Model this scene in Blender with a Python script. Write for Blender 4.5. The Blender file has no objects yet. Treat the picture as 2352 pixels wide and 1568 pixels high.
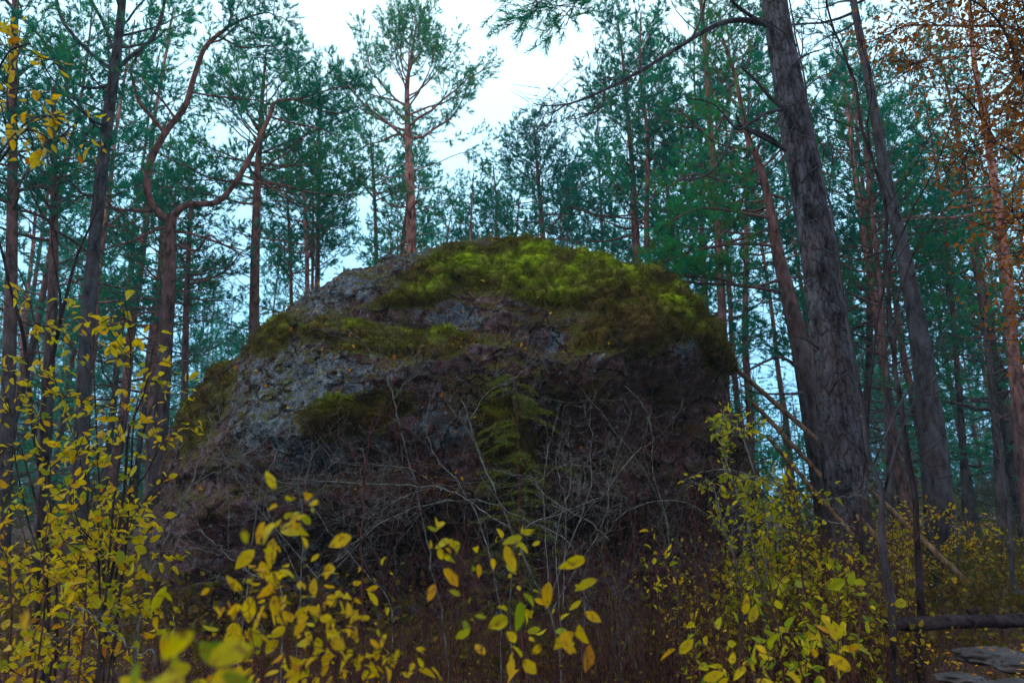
import bpy, math
import numpy as np
from mathutils import Vector
R = math.radians
scene = bpy.context.scene
COL = scene.collection

# ------------------------------------------------------------------ camera
F, CX, CY = 1568.0, 1176.0, 784.0          # focal length and centre in picture units (2352 x 1568)
TILT = R(13.0)
CAMZ = 1.5
cam_d = bpy.data.cameras.new('camera'); cam = bpy.data.objects.new('camera', cam_d); COL.objects.link(cam)
cam.location = (0, 0, CAMZ); cam.rotation_euler = (R(90) + TILT, 0, 0)
cam_d.sensor_width = 36; cam_d.lens = 24.0; cam_d.clip_start = 0.05; cam_d.clip_end = 2000
cam_d.dof.use_dof = True; cam_d.dof.focus_distance = 5.0; cam_d.dof.aperture_fstop = 3.2
scene.camera = cam
scene.render.resolution_x, scene.render.resolution_y = 1024, 682

# ------------------------------------------------------------------ sky, sun, exposure
SUN_EL, SUN_AZ = R(38), R(-95)              # azimuth measured from +Y (ahead) towards +X
w = bpy.data.worlds.new('World'); scene.world = w; w.use_nodes = True
nt = w.node_tree; nt.nodes.clear()
wo = nt.nodes.new('ShaderNodeOutputWorld'); bg = nt.nodes.new('ShaderNodeBackground')
sky = nt.nodes.new('ShaderNodeTexSky'); sky.sky_type = 'NISHITA'; sky.sun_disc = False
sky.sun_elevation = SUN_EL; sky.sun_rotation = SUN_AZ; sky.air_density = 1.0; sky.dust_density = 2.0
tc = nt.nodes.new('ShaderNodeTexCoord')
sep = nt.nodes.new('ShaderNodeSeparateXYZ'); nt.links.new(tc.outputs['Generated'], sep.inputs[0])
ry = nt.nodes.new('ShaderNodeMapRange'); ry.inputs[1].default_value = -0.6; ry.inputs[2].default_value = 0.8
ry.inputs[3].default_value = 5.0; ry.inputs[4].default_value = 8.6
nt.links.new(sep.outputs['Y'], ry.inputs[0])
cr = nt.nodes.new('ShaderNodeValToRGB')      # cloud layer: bluish low down, whiter high up
cr.color_ramp.elements[0].position = 0.06; cr.color_ramp.elements[0].color = (0.26, 0.60, 1.0, 1)
cr.color_ramp.elements[1].position = 0.72; cr.color_ramp.elements[1].color = (0.70, 0.92, 1.0, 1)
_e = cr.color_ramp.elements.new(0.36); _e.color = (0.38, 0.74, 1.0, 1)
nt.links.new(sep.outputs['Z'], cr.inputs[0])
cn = nt.nodes.new('ShaderNodeTexNoise'); cn.inputs['Scale'].default_value = 1.6; cn.inputs['Detail'].default_value = 4
nt.links.new(tc.outputs['Generated'], cn.inputs['Vector'])
cm = nt.nodes.new('ShaderNodeMapRange'); cm.inputs[3].default_value = 0.85; cm.inputs[4].default_value = 1.15
nt.links.new(cn.outputs['Fac'], cm.inputs[0])
mul = nt.nodes.new('ShaderNodeMath'); mul.operation = 'MULTIPLY'
nt.links.new(ry.outputs[0], mul.inputs[0]); nt.links.new(cm.outputs[0], mul.inputs[1])
vs = nt.nodes.new('ShaderNodeVectorMath'); vs.operation = 'SCALE'
hue = nt.nodes.new('ShaderNodeMapRange'); hue.inputs[1].default_value = -0.35; hue.inputs[2].default_value = 0.35; nt.links.new(sep.outputs['Y'], hue.inputs[0])
hm = nt.nodes.new('ShaderNodeMix'); hm.data_type = 'RGBA'; hm.inputs['A'].default_value = (0.90, 0.82, 0.96, 1)
nt.links.new(hue.outputs[0], hm.inputs['Factor']); nt.links.new(cr.outputs[0], hm.inputs['B']); nt.links.new(hm.outputs['Result'], vs.inputs[0]); nt.links.new(mul.outputs[0], vs.inputs['Scale'])
mx = nt.nodes.new('ShaderNodeMix'); mx.data_type = 'RGBA'; mx.inputs['Factor'].default_value = 0.92
nt.links.new(sky.outputs[0], mx.inputs['A']); nt.links.new(vs.outputs[0], mx.inputs['B'])
nt.links.new(mx.outputs['Result'], bg.inputs['Color']); bg.inputs['Strength'].default_value = 0.10
nt.links.new(bg.outputs[0], wo.inputs['Surface'])
sd = bpy.data.lights.new('sun', 'SUN'); sun = bpy.data.objects.new('sun', sd); COL.objects.link(sun)
sd.energy = 0.6; sd.angle = R(30); sd.color = (1.0, 0.96, 0.88)
sun.location = (0, 0, 30)
_d = Vector((math.sin(SUN_AZ) * math.cos(SUN_EL), math.cos(SUN_AZ) * math.cos(SUN_EL), math.sin(SUN_EL)))
sun.rotation_euler = (-_d).to_track_quat('-Z', 'Y').to_euler()
vsn = scene.view_settings; vsn.view_transform = 'Standard'; vsn.look = 'None'; vsn.gamma = 1.0
vsn.exposure = 1.2
scene.cycles.use_denoising = True; scene.cycles.denoiser = 'OPENIMAGEDENOISE'
scene.cycles.max_bounces = 6; scene.cycles.diffuse_bounces = 3; scene.cycles.glossy_bounces = 2
scene.cycles.transmission_bounces = 3; scene.cycles.volume_bounces = 0

# ------------------------------------------------------------------ helpers
def at(px, py, Y):
    u, v = (px - CX) / F, (CY - py) / F
    dy = math.cos(TILT) - v * math.sin(TILT); dz = math.sin(TILT) + v * math.cos(TILT)
    k = Y / dy
    return np.array([u * k, Y, CAMZ + dz * k])
def wpx(w_, p):                               # width in picture units -> metres at point p
    return w_ * (p[1] * math.cos(TILT) + (p[2] - CAMZ) * math.sin(TILT)) / F
def proj(P):
    d = P[..., 1] * math.cos(TILT) + (P[..., 2] - CAMZ) * math.sin(TILT)
    v = -P[..., 1] * math.sin(TILT) + (P[..., 2] - CAMZ) * math.cos(TILT)
    return CX + F * P[..., 0] / d, CY - F * v / d
def unit(v):
    v = np.asarray(v, float)
    return v / np.maximum(np.linalg.norm(v, axis=-1, keepdims=True), 1e-9)
def sstep(a, b, x):
    t = np.clip((x - a) / (b - a), 0, 1); return t * t * (3 - 2 * t)

_pr = np.random.default_rng(7)
_PERM = np.concatenate([_pr.permutation(256)] * 3).astype(np.int64)
_GR = unit(_pr.normal(size=(256, 3)))
def noise3(P):
    P = np.asarray(P, float); i = np.floor(P).astype(np.int64); f = P - i; i &= 255
    u = f * f * f * (f * (f * 6 - 15) + 10); out = 0
    for dx in (0, 1):
        for dy in (0, 1):
            for dz in (0, 1):
                h = _PERM[_PERM[_PERM[i[..., 0] + dx] + i[..., 1] + dy] + i[..., 2] + dz]
                g = (_GR[h] * (f - np.array([dx, dy, dz]))).sum(-1)
                wx = u[..., 0] if dx else 1 - u[..., 0]; wy = u[..., 1] if dy else 1 - u[..., 1]; wz = u[..., 2] if dz else 1 - u[..., 2]
                out = out + g * wx * wy * wz
    return out
def fbm(P, o=4, ridge=False):
    s, a, k = 0, 1.0, 1.0
    for j in range(o):
        n = noise3(np.asarray(P) * k + 17.3 * j)
        s = s + a * ((0.5 - np.abs(n)) if ridge else n); a *= .5; k *= 2.03
    return s

class MB:
    """collects geometry and links it as one mesh"""
    def __init__(s): s.V, s.Fq, s.T, s.R, s.n = [], [], [], [], 0
    def add(s, V, faces, tint=0.5, mat=0, rib=None):
        V = np.asarray(V, float).reshape(-1, 3); faces = np.asarray(faces, np.int64)
        if len(faces) == 0: return
        s.V.append(V); s.Fq.append((faces + s.n, mat)); s.R.append(np.zeros((len(V), 2)) if rib is None else rib)
        s.T.append(np.broadcast_to(np.asarray(tint, float), (len(V),)).copy()); s.n += len(V)
    def tube(s, pts, rad, sides=6, tint=0.5, mat=0, cap=True):
        pts = np.asarray(pts, float); n = len(pts); rad = np.broadcast_to(rad, (n,))
        t = unit(np.gradient(pts, axis=0)); nrm = np.cross(t[0], [0, 0, 1.]);
        if np.linalg.norm(nrm) < 1e-3: nrm = np.array([1., 0, 0])
        nrm = unit(nrm); a = np.arange(sides) * 2 * math.pi / sides; V = []
        for k in range(n):
            nrm = unit(nrm - t[k] * (nrm @ t[k])); b = np.cross(t[k], nrm)
            V.append(pts[k] + rad[k] * (np.cos(a)[:, None] * nrm + np.sin(a)[:, None] * b))
        V = np.array(V).reshape(-1, 3)
        i = np.arange(n - 1)[:, None] * sides; j = np.arange(sides)[None]; j2 = (j + 1) % sides
        q = np.stack([i + j, i + j2, i + sides + j2, i + sides + j], -1).reshape(-1, 4)
        s.add(V, q, tint, mat)
    def sticks(s, A, B, r0, r1, tint=0.5, mat=0, sides=3):
        A = np.asarray(A, float); B = np.asarray(B, float); m = len(A)
        if m == 0: return
        d = unit(B - A); ref = np.where(np.abs(d[:, 2:]) > .9, [[1., 0, 0]], [[0, 0, 1.]])
        n1 = unit(np.cross(d, ref)); n2 = np.cross(d, n1); a = np.arange(sides) * 2 * math.pi / sides
        ring = np.cos(a)[None, :, None] * n1[:, None] + np.sin(a)[None, :, None] * n2[:, None]
        r0 = np.broadcast_to(r0, (m,))[:, None, None]; r1 = np.broadcast_to(r1, (m,))[:, None, None]
        V = np.concatenate([A[:, None] + ring * r0, B[:, None] + ring * r1], 1).reshape(-1, 3)
        j = np.arange(sides); j2 = (j + 1) % sides
        q = np.stack([j, j2, j2 + sides, j + sides], -1)[None] + (np.arange(m) * 2 * sides)[:, None, None]
        s.add(V, q.reshape(-1, 4), np.repeat(np.broadcast_to(tint, (m,)), 2 * sides), mat)
    def build(s, name, mats, parent=None, smooth=True, shift=None):
        V = np.concatenate(s.V); T = np.concatenate(s.T)
        if shift is not None: V = V - np.asarray(shift)
        me = bpy.data.meshes.new(name); me.vertices.add(len(V)); me.vertices.foreach_set('co', V.astype(np.float32).ravel())
        loops = np.concatenate([f.ravel() for f, _ in s.Fq]).astype(np.int32)
        tot = np.concatenate([np.full(len(f), f.shape[1]) for f, _ in s.Fq]).astype(np.int32)
        mi = np.concatenate([np.full(len(f), m) for f, m in s.Fq]).astype(np.int32)
        st = np.concatenate([[0], np.cumsum(tot)[:-1]]).astype(np.int32)
        me.loops.add(len(loops)); me.polygons.add(len(tot))
        me.polygons.foreach_set('loop_start', st); me.loops.foreach_set('vertex_index', loops)
        me.polygons.foreach_set('material_index', mi)
        me.update(calc_edges=True); me.validate()
        at_ = me.attributes.new('tint', 'FLOAT', 'POINT'); at_.data.foreach_set('value', T.astype(np.float32))
        if s.R and np.concatenate(s.R).any():
            rb = np.concatenate(s.R).astype(np.float32)
            for k_, nm_ in enumerate(('rib', 'along')): ax_ = me.attributes.new(nm_, 'FLOAT', 'POINT'); ax_.data.foreach_set('value', np.ascontiguousarray(rb[:, k_]))
        if smooth: me.polygons.foreach_set('use_smooth', np.ones(len(tot), bool))
        for m in (mats if isinstance(mats, (list, tuple)) else [mats]): me.materials.append(m)
        o = bpy.data.objects.new(name, me); COL.objects.link(o)
        if parent is not None: o.parent = parent
        return o

def tag(o, label=None, cat=None, group=None, kind=None):
    if label: o['label'] = label
    if cat: o['category'] = cat
    if group: o['group'] = group
    if kind: o['kind'] = kind
    return o
def empty(name, loc, label, cat, group=None):
    o = bpy.data.objects.new(name, None); COL.objects.link(o); o.location = [float(c) for c in loc]
    o.empty_display_size = 0.2
    return tag(o, label, cat, group)
def smooth_path(P, k=5):
    """Catmull-Rom through the rows of P (any number of columns)"""
    P = np.asarray(P, float); Q = np.vstack([2 * P[0] - P[1], P, 2 * P[-1] - P[-2]]); out = []
    for i in range(1, len(Q) - 2):
        p0, p1, p2, p3 = Q[i - 1:i + 3]
        for t in np.arange(k) / k:
            out.append(.5 * (2 * p1 + (p2 - p0) * t + (2 * p0 - 5 * p1 + 4 * p2 - p3) * t * t + (3 * p1 - p0 - 3 * p2 + p3) * t ** 3))
    out.append(P[-1]); return np.array(out)

# ------------------------------------------------------------------ materials
def mat(name):
    m = bpy.data.materials.new(name); m.use_nodes = True; n = m.node_tree; n.nodes.clear()
    o = n.nodes.new('ShaderNodeOutputMaterial'); p = n.nodes.new('ShaderNodeBsdfPrincipled')
    n.links.new(p.outputs[0], o.inputs[0]); return m, n, p, o
def node(n, t, **kw):
    x = n.nodes.new(t)
    for k, v in kw.items():
        if k in x.inputs: x.inputs[k].default_value = v
        else: setattr(x, k, v)
    return x
def ramp(n, stops, src=None):
    r = n.nodes.new('ShaderNodeValToRGB'); e = r.color_ramp.elements
    while len(e) < len(stops): e.new(0.5)
    for x, (p, c) in zip(e, stops): x.position = p; x.color = (*c, 1)
    if src is not None: n.links.new(src, r.inputs[0])
    return r
def mixc(n, f, a, b, mode='MIX'):
    m = n.nodes.new('ShaderNodeMix'); m.data_type = 'RGBA'; m.blend_type = mode
    for s, v in (('Factor', f), ('A', a), ('B', b)):
        if hasattr(v, 'is_output'): n.links.new(v, m.inputs[s])
        else: m.inputs[s].default_value = v if s == 'Factor' else (*v, 1)
    return m.outputs['Result']
def attr(n, name='tint'):
    a = n.nodes.new('ShaderNodeAttribute'); a.attribute_name = name; return a.outputs['Fac']
def noise(n, scale, detail=4, rough=.55, vec=None, stretch=None):
    t = node(n, 'ShaderNodeTexNoise', Scale=scale, Detail=detail, Roughness=rough)
    c = n.nodes.new('ShaderNodeTexCoord'); v = c.outputs['Object']
    if stretch:
        mp = n.nodes.new('ShaderNodeMapping'); mp.inputs['Scale'].default_value = stretch; n.links.new(v, mp.inputs[0]); v = mp.outputs[0]
    n.links.new(v, t.inputs['Vector']); return t.outputs['Fac']
def bump(n, p, h, strength=.5, dist=.02):
    b = node(n, 'ShaderNodeBump', Strength=strength, Distance=dist); n.links.new(h, b.inputs['Height']); n.links.new(b.outputs[0], p.inputs['Normal'])

def foliage_mat(name, stops, transl=.35, spots=False, rough=.6, spec=.08):
    m, n, p, o = mat(name)
    c = ramp(n, stops, attr(n)).outputs[0]
    if spots:
        nz = noise(n, 70, 3, .6); sp = ramp(n, [(.57, (0, 0, 0)), (.63, (1, 1, 1))], nz).outputs[0]
        sp2 = n.nodes.new('ShaderNodeMath'); sp2.operation = 'MULTIPLY'; sp2.inputs[1].default_value = .75; n.links.new(sp, sp2.inputs[0])
        c = mixc(n, sp2.outputs[0], c, (.16, .06, .02))
        rib = attr(n, 'rib'); al = attr(n, 'along'); mt = lambda op, a_, b_: (lambda q: ([n.links.new(v_, q.inputs[i_]) if hasattr(v_, 'is_output') else setattr(q.inputs[i_], 'default_value', v_) for i_, v_ in ((0, a_), (1, b_))], setattr(q, 'operation', op), q.outputs[0])[2])(n.nodes.new('ShaderNodeMath'))
        vein = mt('PINGPONG', mt('SUBTRACT', al, mt('MULTIPLY', rib, .16)), .055)
        vm = mt('MAXIMUM', ramp(n, [(.0, (1, 1, 1)), (.10, (0, 0, 0))], rib).outputs[0], ramp(n, [(.0, (.55, .55, .55)), (.012, (0, 0, 0))], vein).outputs[0])
        c = mixc(n, mt('MULTIPLY', vm, .5), c, (.30, .16, .02))
        eg = mt('MULTIPLY', ramp(n, [(.72, (0, 0, 0)), (.98, (.8, .8, .8))], mt('ADD', rib, mt('MULTIPLY', mt('SUBTRACT', noise(n, 40, 3), .5), .9))).outputs[0], ramp(n, [(.5, (0, 0, 0)), (.75, (1, 1, 1))], attr(n)).outputs[0])
        c = mixc(n, eg, c, (.20, .075, .012))
        lg = noise(n, 25, 2); c = mixc(n, ramp(n, [(.35, (0, 0, 0)), (.7, (.35, .35, .35))], lg).outputs[0], c, (.30, .17, .02))
    n.links.new(c, p.inputs['Base Color']); p.inputs['Roughness'].default_value = rough; p.inputs['Specular IOR Level'].default_value = spec
    t = n.nodes.new('ShaderNodeBsdfTranslucent'); n.links.new(c, t.inputs[0])
    ms = n.nodes.new('ShaderNodeMixShader'); ms.inputs[0].default_value = transl
    n.links.new(p.outputs[0], ms.inputs[1]); n.links.new(t.outputs[0], ms.inputs[2]); n.links.new(ms.outputs[0], o.inputs[0]); return m
M = {}
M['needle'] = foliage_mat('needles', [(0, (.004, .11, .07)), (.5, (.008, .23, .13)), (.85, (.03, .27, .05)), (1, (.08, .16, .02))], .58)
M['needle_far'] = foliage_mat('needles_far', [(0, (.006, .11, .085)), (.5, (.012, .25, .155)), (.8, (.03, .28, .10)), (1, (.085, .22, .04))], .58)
M['spruce'] = foliage_mat('spruce_needles', [(0, (.055, .09, .008)), (1, (.13, .17, .012))], .3)
M['leaf'] = foliage_mat('yellow_leaves', [(0, (.06, .19, .012)), (.25, (.22, .32, .002)), (.5, (.60, .52, .001)), (.75, (.68, .42, .001)), (1, (.38, .12, .006))], .5, True, .5, .12)
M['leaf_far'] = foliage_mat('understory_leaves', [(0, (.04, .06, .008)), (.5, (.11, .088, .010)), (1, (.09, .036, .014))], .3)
M['leaf_rust'] = foliage_mat('rusty_leaves', [(0, (.10, .035, .02)), (.5, (.30, .11, .012)), (1, (.45, .19, .015))], .5)

def bark_mat(name, low, high, z0, z1, plate=9.0, strength=.7):
    m, n, p, o = mat(name)
    c = n.nodes.new('ShaderNodeTexCoord'); sp = n.nodes.new('ShaderNodeSeparateXYZ'); n.links.new(c.outputs['Object'], sp.inputs[0])
    mr = node(n, 'ShaderNodeMapRange'); mr.inputs[1].default_value = z0; mr.inputs[2].default_value = z1; n.links.new(sp.outputs['Z'], mr.inputs[0])
    base = mixc(n, mr.outputs[0], low, high)
    big = noise(n, plate, 5, .65, stretch=(1, 1, .36)); fine = noise(n, plate * 5, 4, .6, stretch=(1, 1, .5))
    dark = ramp(n, [(.36, (.22, .16, .15)), (.50, (.85, .85, .88)), (.68, (1.6, 1.6, 1.7))], big).outputs[0]
    col = mixc(n, 1.0, base, dark, 'MULTIPLY')
    li = noise(n, 3.5, 5, .7); lim = ramp(n, [(.58, (0, 0, 0)), (.70, (.45, .45, .45))], li).outputs[0]
    col = mixc(n, lim, col, (.075, .125, .13)); bp = noise(n, 1.7, 4, .6); col = mixc(n, ramp(n, [(.50, (0, 0, 0)), (.64, (.4, .4, .4))], bp).outputs[0], col, (.070, .044, .038))
    col = mixc(n, 1.0, col, ramp(n, [(.0, (.38, .27, .25)), (.30, (.82, .75, .74)), (.5, (1, 1, 1)), (1, (1.3, 1.33, 1.4))], attr(n)).outputs[0], 'MULTIPLY')
    n.links.new(col, p.inputs['Base Color']); p.inputs['Roughness'].default_value = .9; p.inputs['Specular IOR Level'].default_value = .06
    ad = n.nodes.new('ShaderNodeMath'); ad.operation = 'MULTIPLY_ADD'; ad.inputs[1].default_value = .35; n.links.new(fine, ad.inputs[0]); n.links.new(big, ad.inputs[2])
    bump(n, p, ad.outputs[0], strength, .04); return m
M['bark'] = bark_mat('pine_bark', (.062, .058, .062), (.19, .092, .072), 3.5, 9.0, 9)
M['bark_red'] = bark_mat('red_pine_bark', (.12, .075, .070), (.38, .19, .155), 3, 8.0, 9)
M['bark_grey'] = bark_mat('grey_pine_bark', (.050, .054, .062), (.066, .062, .066), 6, 12, 8, 1.0)
M['bark_dark'] = bark_mat('dark_bark', (.03, .024, .028), (.035, .025, .027), 2, 8, 18, .4)
M['twig'] = bark_mat('twig_bark', (.045, .035, .035), (.05, .038, .04), 2, 8, 30, .2)
M['lichen_twig'] = bark_mat('lichen_twig', (.13, .15, .135), (.13, .15, .135), 2, 8, 40, .3)
M['brown_twig'] = bark_mat('brown_twig', (.075, .032, .030), (.075, .032, .030), 2, 8, 40, .2)
M['pole'] = bark_mat('pole_wood', (.155, .11, .062), (.155, .11, .062), 2, 8, 14, .4)

# rock
m, n, p, o = mat('granite'); M['rock'] = m
a = noise(n, 1.6, 6, .65); b = noise(n, 9, 6, .7); c = noise(n, 40, 4, .7)
col = ramp(n, [(.34, (.030, .012, .013)), (.5, (.082, .050, .053)), (.66, (.150, .128, .145))], b).outputs[0]
col = mixc(n, ramp(n, [(.40, (.8, .8, .8)), (.56, (0, 0, 0))], a).outputs[0], col, (.034, .014, .012))
li = noise(n, 6.5, 7, .78); ad = n.nodes.new('ShaderNodeMath'); ad.operation = 'ADD'; n.links.new(li, ad.inputs[0]); n.links.new(attr(n), ad.inputs[1])
lm = ramp(n, [(1.06, (0, 0, 0)), (1.0, (0, 0, 0))], ad.outputs[0])
sub = n.nodes.new('ShaderNodeMath'); sub.operation = 'SUBTRACT'; sub.inputs[1].default_value = .5; n.links.new(ad.outputs[0], sub.inputs[0])
lm = ramp(n, [(.56, (0, 0, 0)), (.61, (.9, .9, .9))], sub.outputs[0]).outputs[0]
ol = noise(n, 2.3, 6, .75, stretch=(1, 1, 1.8)); col = mixc(n, ramp(n, [(.50, (0, 0, 0)), (.60, (.8, .8, .8))], ol).outputs[0], col, (.055, .048, .012))
licol = ramp(n, [(.35, (.04, .07, .075)), (.5, (.09, .13, .165)), (.65, (.17, .26, .27))], b).outputs[0]
col = mixc(n, lm, col, licol)
vd = node(n, 'ShaderNodeTexVoronoi', Scale=7.0); tcd = n.nodes.new('ShaderNodeTexCoord'); n.links.new(tcd.outputs['Object'], vd.inputs['Vector']); col = mixc(n, ramp(n, [(.13, (.8, .8, .8)), (.19, (0, 0, 0))], vd.outputs['Distance']).outputs[0], col, licol)
mf = attr(n, 'mossy'); mn = noise(n, 12, 5, .75); mm_ = n.nodes.new('ShaderNodeMath'); mm_.operation = 'MULTIPLY_ADD'; mm_.inputs[1].default_value = .9; n.links.new(mf, mm_.inputs[0]); n.links.new(mn, mm_.inputs[2])
col = mixc(n, ramp(n, [(.78, (0, 0, 0)), (1., (.92, .92, .92))], mm_.outputs[0]).outputs[0], col, ramp(n, [(.35, (.030, .026, .006)), (.65, (.085, .095, .008))], c).outputs[0])
n.links.new(col, p.inputs['Base Color']); p.inputs['Roughness'].default_value = .85; p.inputs['Specular IOR Level'].default_value = .12
ad2 = n.nodes.new('ShaderNodeMath'); ad2.operation = 'MULTIPLY_ADD'; ad2.inputs[1].default_value = .4; n.links.new(c, ad2.inputs[0]); n.links.new(b, ad2.inputs[2])
vo = node(n, 'ShaderNodeTexVoronoi', Scale=1.1); vo.feature = 'DISTANCE_TO_EDGE'; tcx = n.nodes.new('ShaderNodeTexCoord'); wn = node(n, 'ShaderNodeTexNoise', Scale=2.5, Detail=5); n.links.new(tcx.outputs['Object'], wn.inputs['Vector'])
va = n.nodes.new('ShaderNodeVectorMath'); va.operation = 'MULTIPLY_ADD'; va.inputs[1].default_value = (.9, .9, .9); n.links.new(wn.outputs['Color'], va.inputs[0]); n.links.new(tcx.outputs['Object'], va.inputs[2]); n.links.new(va.outputs[0], vo.inputs['Vector'])
ck = ramp(n, [(.0, (1, 1, 1)), (.022, (0, 0, 0))], vo.outputs['Distance']).outputs[0]
col = mixc(n, ck, col, (.010, .006, .006)); spk = noise(n, 70, 2, .6); col = mixc(n, 1.0, col, ramp(n, [(.36, (.45, .42, .42)), (.5, (1, 1, 1)), (.64, (1.7, 1.7, 1.75))], spk).outputs[0], 'MULTIPLY'); n.links.new(col, p.inputs['Base Color'])
sb = n.nodes.new('ShaderNodeMath'); sb.operation = 'SUBTRACT'; n.links.new(ad2.outputs[0], sb.inputs[0]); n.links.new(ck, sb.inputs[1])
bump(n, p, sb.outputs[0], 1.0, .07)
# moss
m, n, p, o = mat('moss'); M['moss'] = m
b = noise(n, 2.6, 5, .65); c = noise(n, 30, 4, .7)
bright = ramp(n, [(0, (.030, .020, .006)), (.35, (.080, .068, .005)), (.65, (.105, .14, .003)), (1, (.22, .35, .003))], attr(n)).outputs[0]
brn = ramp(n, [(.42, (0, 0, 0)), (.62, (.65, .65, .65))], b).outputs[0]
col = mixc(n, brn, bright, (.075, .052, .018))
col = mixc(n, 1.0, col, ramp(n, [(.3, (.6, .6, .6)), (.7, (1.3, 1.3, 1.3))], c).outputs[0], 'MULTIPLY')
n.links.new(col, p.inputs['Base Color']); p.inputs['Roughness'].default_value = .95; p.inputs['Specular IOR Level'].default_value = .1
bump(n, p, c, .8, .02)
# ground
m, n, p, o = mat('leaf_litter'); M['ground'] = m
b = noise(n, 3, 6, .7); c = noise(n, 26, 5, .7)
col = ramp(n, [(.3, (.030, .008, .007)), (.5, (.060, .020, .014)), (.7, (.085, .040, .02))], b).outputs[0]
col = mixc(n, ramp(n, [(.56, (0, 0, 0)), (.66, (.8, .8, .8))], c).outputs[0], col, (.22, .13, .03))
n.links.new(col, p.inputs['Base Color']); p.inputs['Roughness'].default_value = .95
bump(n, p, c, .8, .03)
m, n, p, o = mat('wet_stone'); M['stone'] = m
b = noise(n, 7, 5, .7); n.links.new(ramp(n, [(.35, (.010, .006, .007)), (.65, (.040, .036, .040))], b).outputs[0], p.inputs['Base Color']); p.inputs['Roughness'].default_value = .6
bump(n, p, b, .5, .03)

# ------------------------------------------------------------------ ground
def gz(x, y):
    x = np.asarray(x, float); y = np.asarray(y, float)
    P = np.stack([x * .35, y * .35, np.zeros_like(x)], -1)
    return .22 * fbm(P, 4) * sstep(0, 3, y) - .02 + .0 * x
rng = np.random.default_rng(11)
gx = np.sign(np.linspace(-1, 1, 181)) * np.abs(np.linspace(-1, 1, 181)) ** 3 * 300
gy = -20 + (np.linspace(0, 1, 181) ** 2.6) * 320
gy = np.concatenate([gy[gy < 0][::4], np.linspace(0, 14, 90), gy[gy > 14.3]])
X, Y = np.meshgrid(gx, gy); Z = gz(X, Y); nx, ny = len(gx), len(gy)
g = MB(); i = np.arange(ny - 1)[:, None] * nx + np.arange(nx - 1)[None]
g.add(np.stack([X, Y, Z], -1), np.stack([i, i + 1, i + nx + 1, i + nx], -1).reshape(-1, 4))
tag(g.build('ground', M['ground']), kind='structure')

# ------------------------------------------------------------------ the boulder
YC = 11.2
C0 = at(1060, 1130, YC)
SIL = [(325, 1420), (335, 1190), (375, 1085), (415, 975), (480, 868), (560, 815), (600, 768), (690, 700), (790, 652), (870, 618), (950, 590),
       (1010, 572), (1090, 553), (1150, 550), (1215, 566), (1300, 592), (1380, 606), (1460, 618), (1520, 652), (1580, 700), (1640, 772), (1685, 860),
       (1712, 950), (1738, 1050), (1768, 1150), (1800, 1290), (1815, 1420)]
sp = np.array([at(x, y, YC - .7) for x, y in SIL]) - C0
ang = np.arctan2(sp[:, 2], sp[:, 0]); rad_ = np.hypot(sp[:, 0], sp[:, 2])
o_ = np.argsort(ang); ang, rad_ = ang[o_], rad_[o_]
ang = np.concatenate([[-math.pi / 2 - .001], ang, [math.pi * 1.5]]); rad_ = np.concatenate([[3.2], rad_, [3.2]])
_a = np.array([math.atan2(q[2], q[0]) for q in sp]); _a = np.where(_a < -math.pi / 2, _a + 2 * math.pi, _a)
oo = np.argsort(_a); ang = np.concatenate([[-math.pi / 2], _a[oo], [1.5 * math.pi]]); rad_ = np.concatenate([[3.0], np.hypot(sp[:, 0], sp[:, 2])[oo], [3.0]])
NP, NT = 1000, 460
phi = np.linspace(-math.pi / 2, 1.5 * math.pi, NP, endpoint=False); th = np.linspace(0.004, 2.5, NT)
PH, TH = np.meshgrid(phi, th)
D = np.stack([np.sin(TH) * np.cos(PH), -np.cos(TH), np.sin(TH) * np.sin(PH)], -1)
Rp = np.interp(PH, ang, rad_)
s_ = np.sin(TH); dyf = np.abs(np.cos(TH)); pw = 2.35
rr = (((s_ / Rp) ** pw) + ((dyf / 3.9) ** pw)) ** (-1 / pw)
def plane_cut(rr, nrm, dist, k=.35):
    nrm = unit(nrm); c = (D @ nrm); pr = np.where(c > .05, dist / np.maximum(c, .05), 99.)
    h = np.clip(.5 + .5 * (pr - rr) / k, 0, 1); return pr * (1 - h) + rr * h - k * h * (1 - h)
rr = plane_cut(rr, (.12, -.95, -.16), 3.15)
rr = plane_cut(rr, (.55, -.78, -.30), 3.35)
rr = plane_cut(rr, (-.55, -.70, .42), 3.75)
rr = plane_cut(rr, (.05, -.72, .70), 3.55)
rr = plane_cut(rr, (-.85, -.5, .05), 4.3)
P = D * rr[..., None]
edge = 1 - .0 * s_
Pn = P + C0
amp = .55 + .45 * (1 - s_ ** 6)
dis = .30 * fbm(Pn * .55, 3) * amp + .20 * (fbm(Pn * np.array([.9, .9, 1.5]), 5, True) - .75) * amp + .07 * fbm(Pn * 3.1, 4) + .10 * (fbm(Pn * np.array([2, 2, 4.]), 3, True) - .6) * amp
qx, qy = proj(Pn)
def blob(x, y, rx, ry, rot=0):
    c, s = math.cos(R(rot)), math.sin(R(rot)); dx, dy = qx - x, qy - y
    return np.exp(-(((dx * c + dy * s) / rx) ** 2 + ((-dx * s + dy * c) / ry) ** 2))
front = (np.cos(TH) > -.1)
dis -= .55 * blob(1600, 950, 100, 110) + .35 * blob(1310, 960, 60, 170) + .30 * blob(1240, 760, 140, 40) + .25 * blob(930, 720, 120, 26)
dis += .28 * blob(1500, 790, 130, 60) + .20 * blob(1150, 900, 90, 160) + .30 * blob(780, 985, 150, 60) - .35 * blob(700, 1090, 260, 35, -8) + .15 * blob(960, 860, 120, 60)
dis -= .45 * sstep(820, 1000, qy) * sstep(1180, 1350, qx) * sstep(1760, 1600, qx)
dis -= .9 * sstep(1130, 1350, qy) * sstep(400, 700, qx) * sstep(1900, 1500, qx)
rr2 = rr + dis
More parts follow.
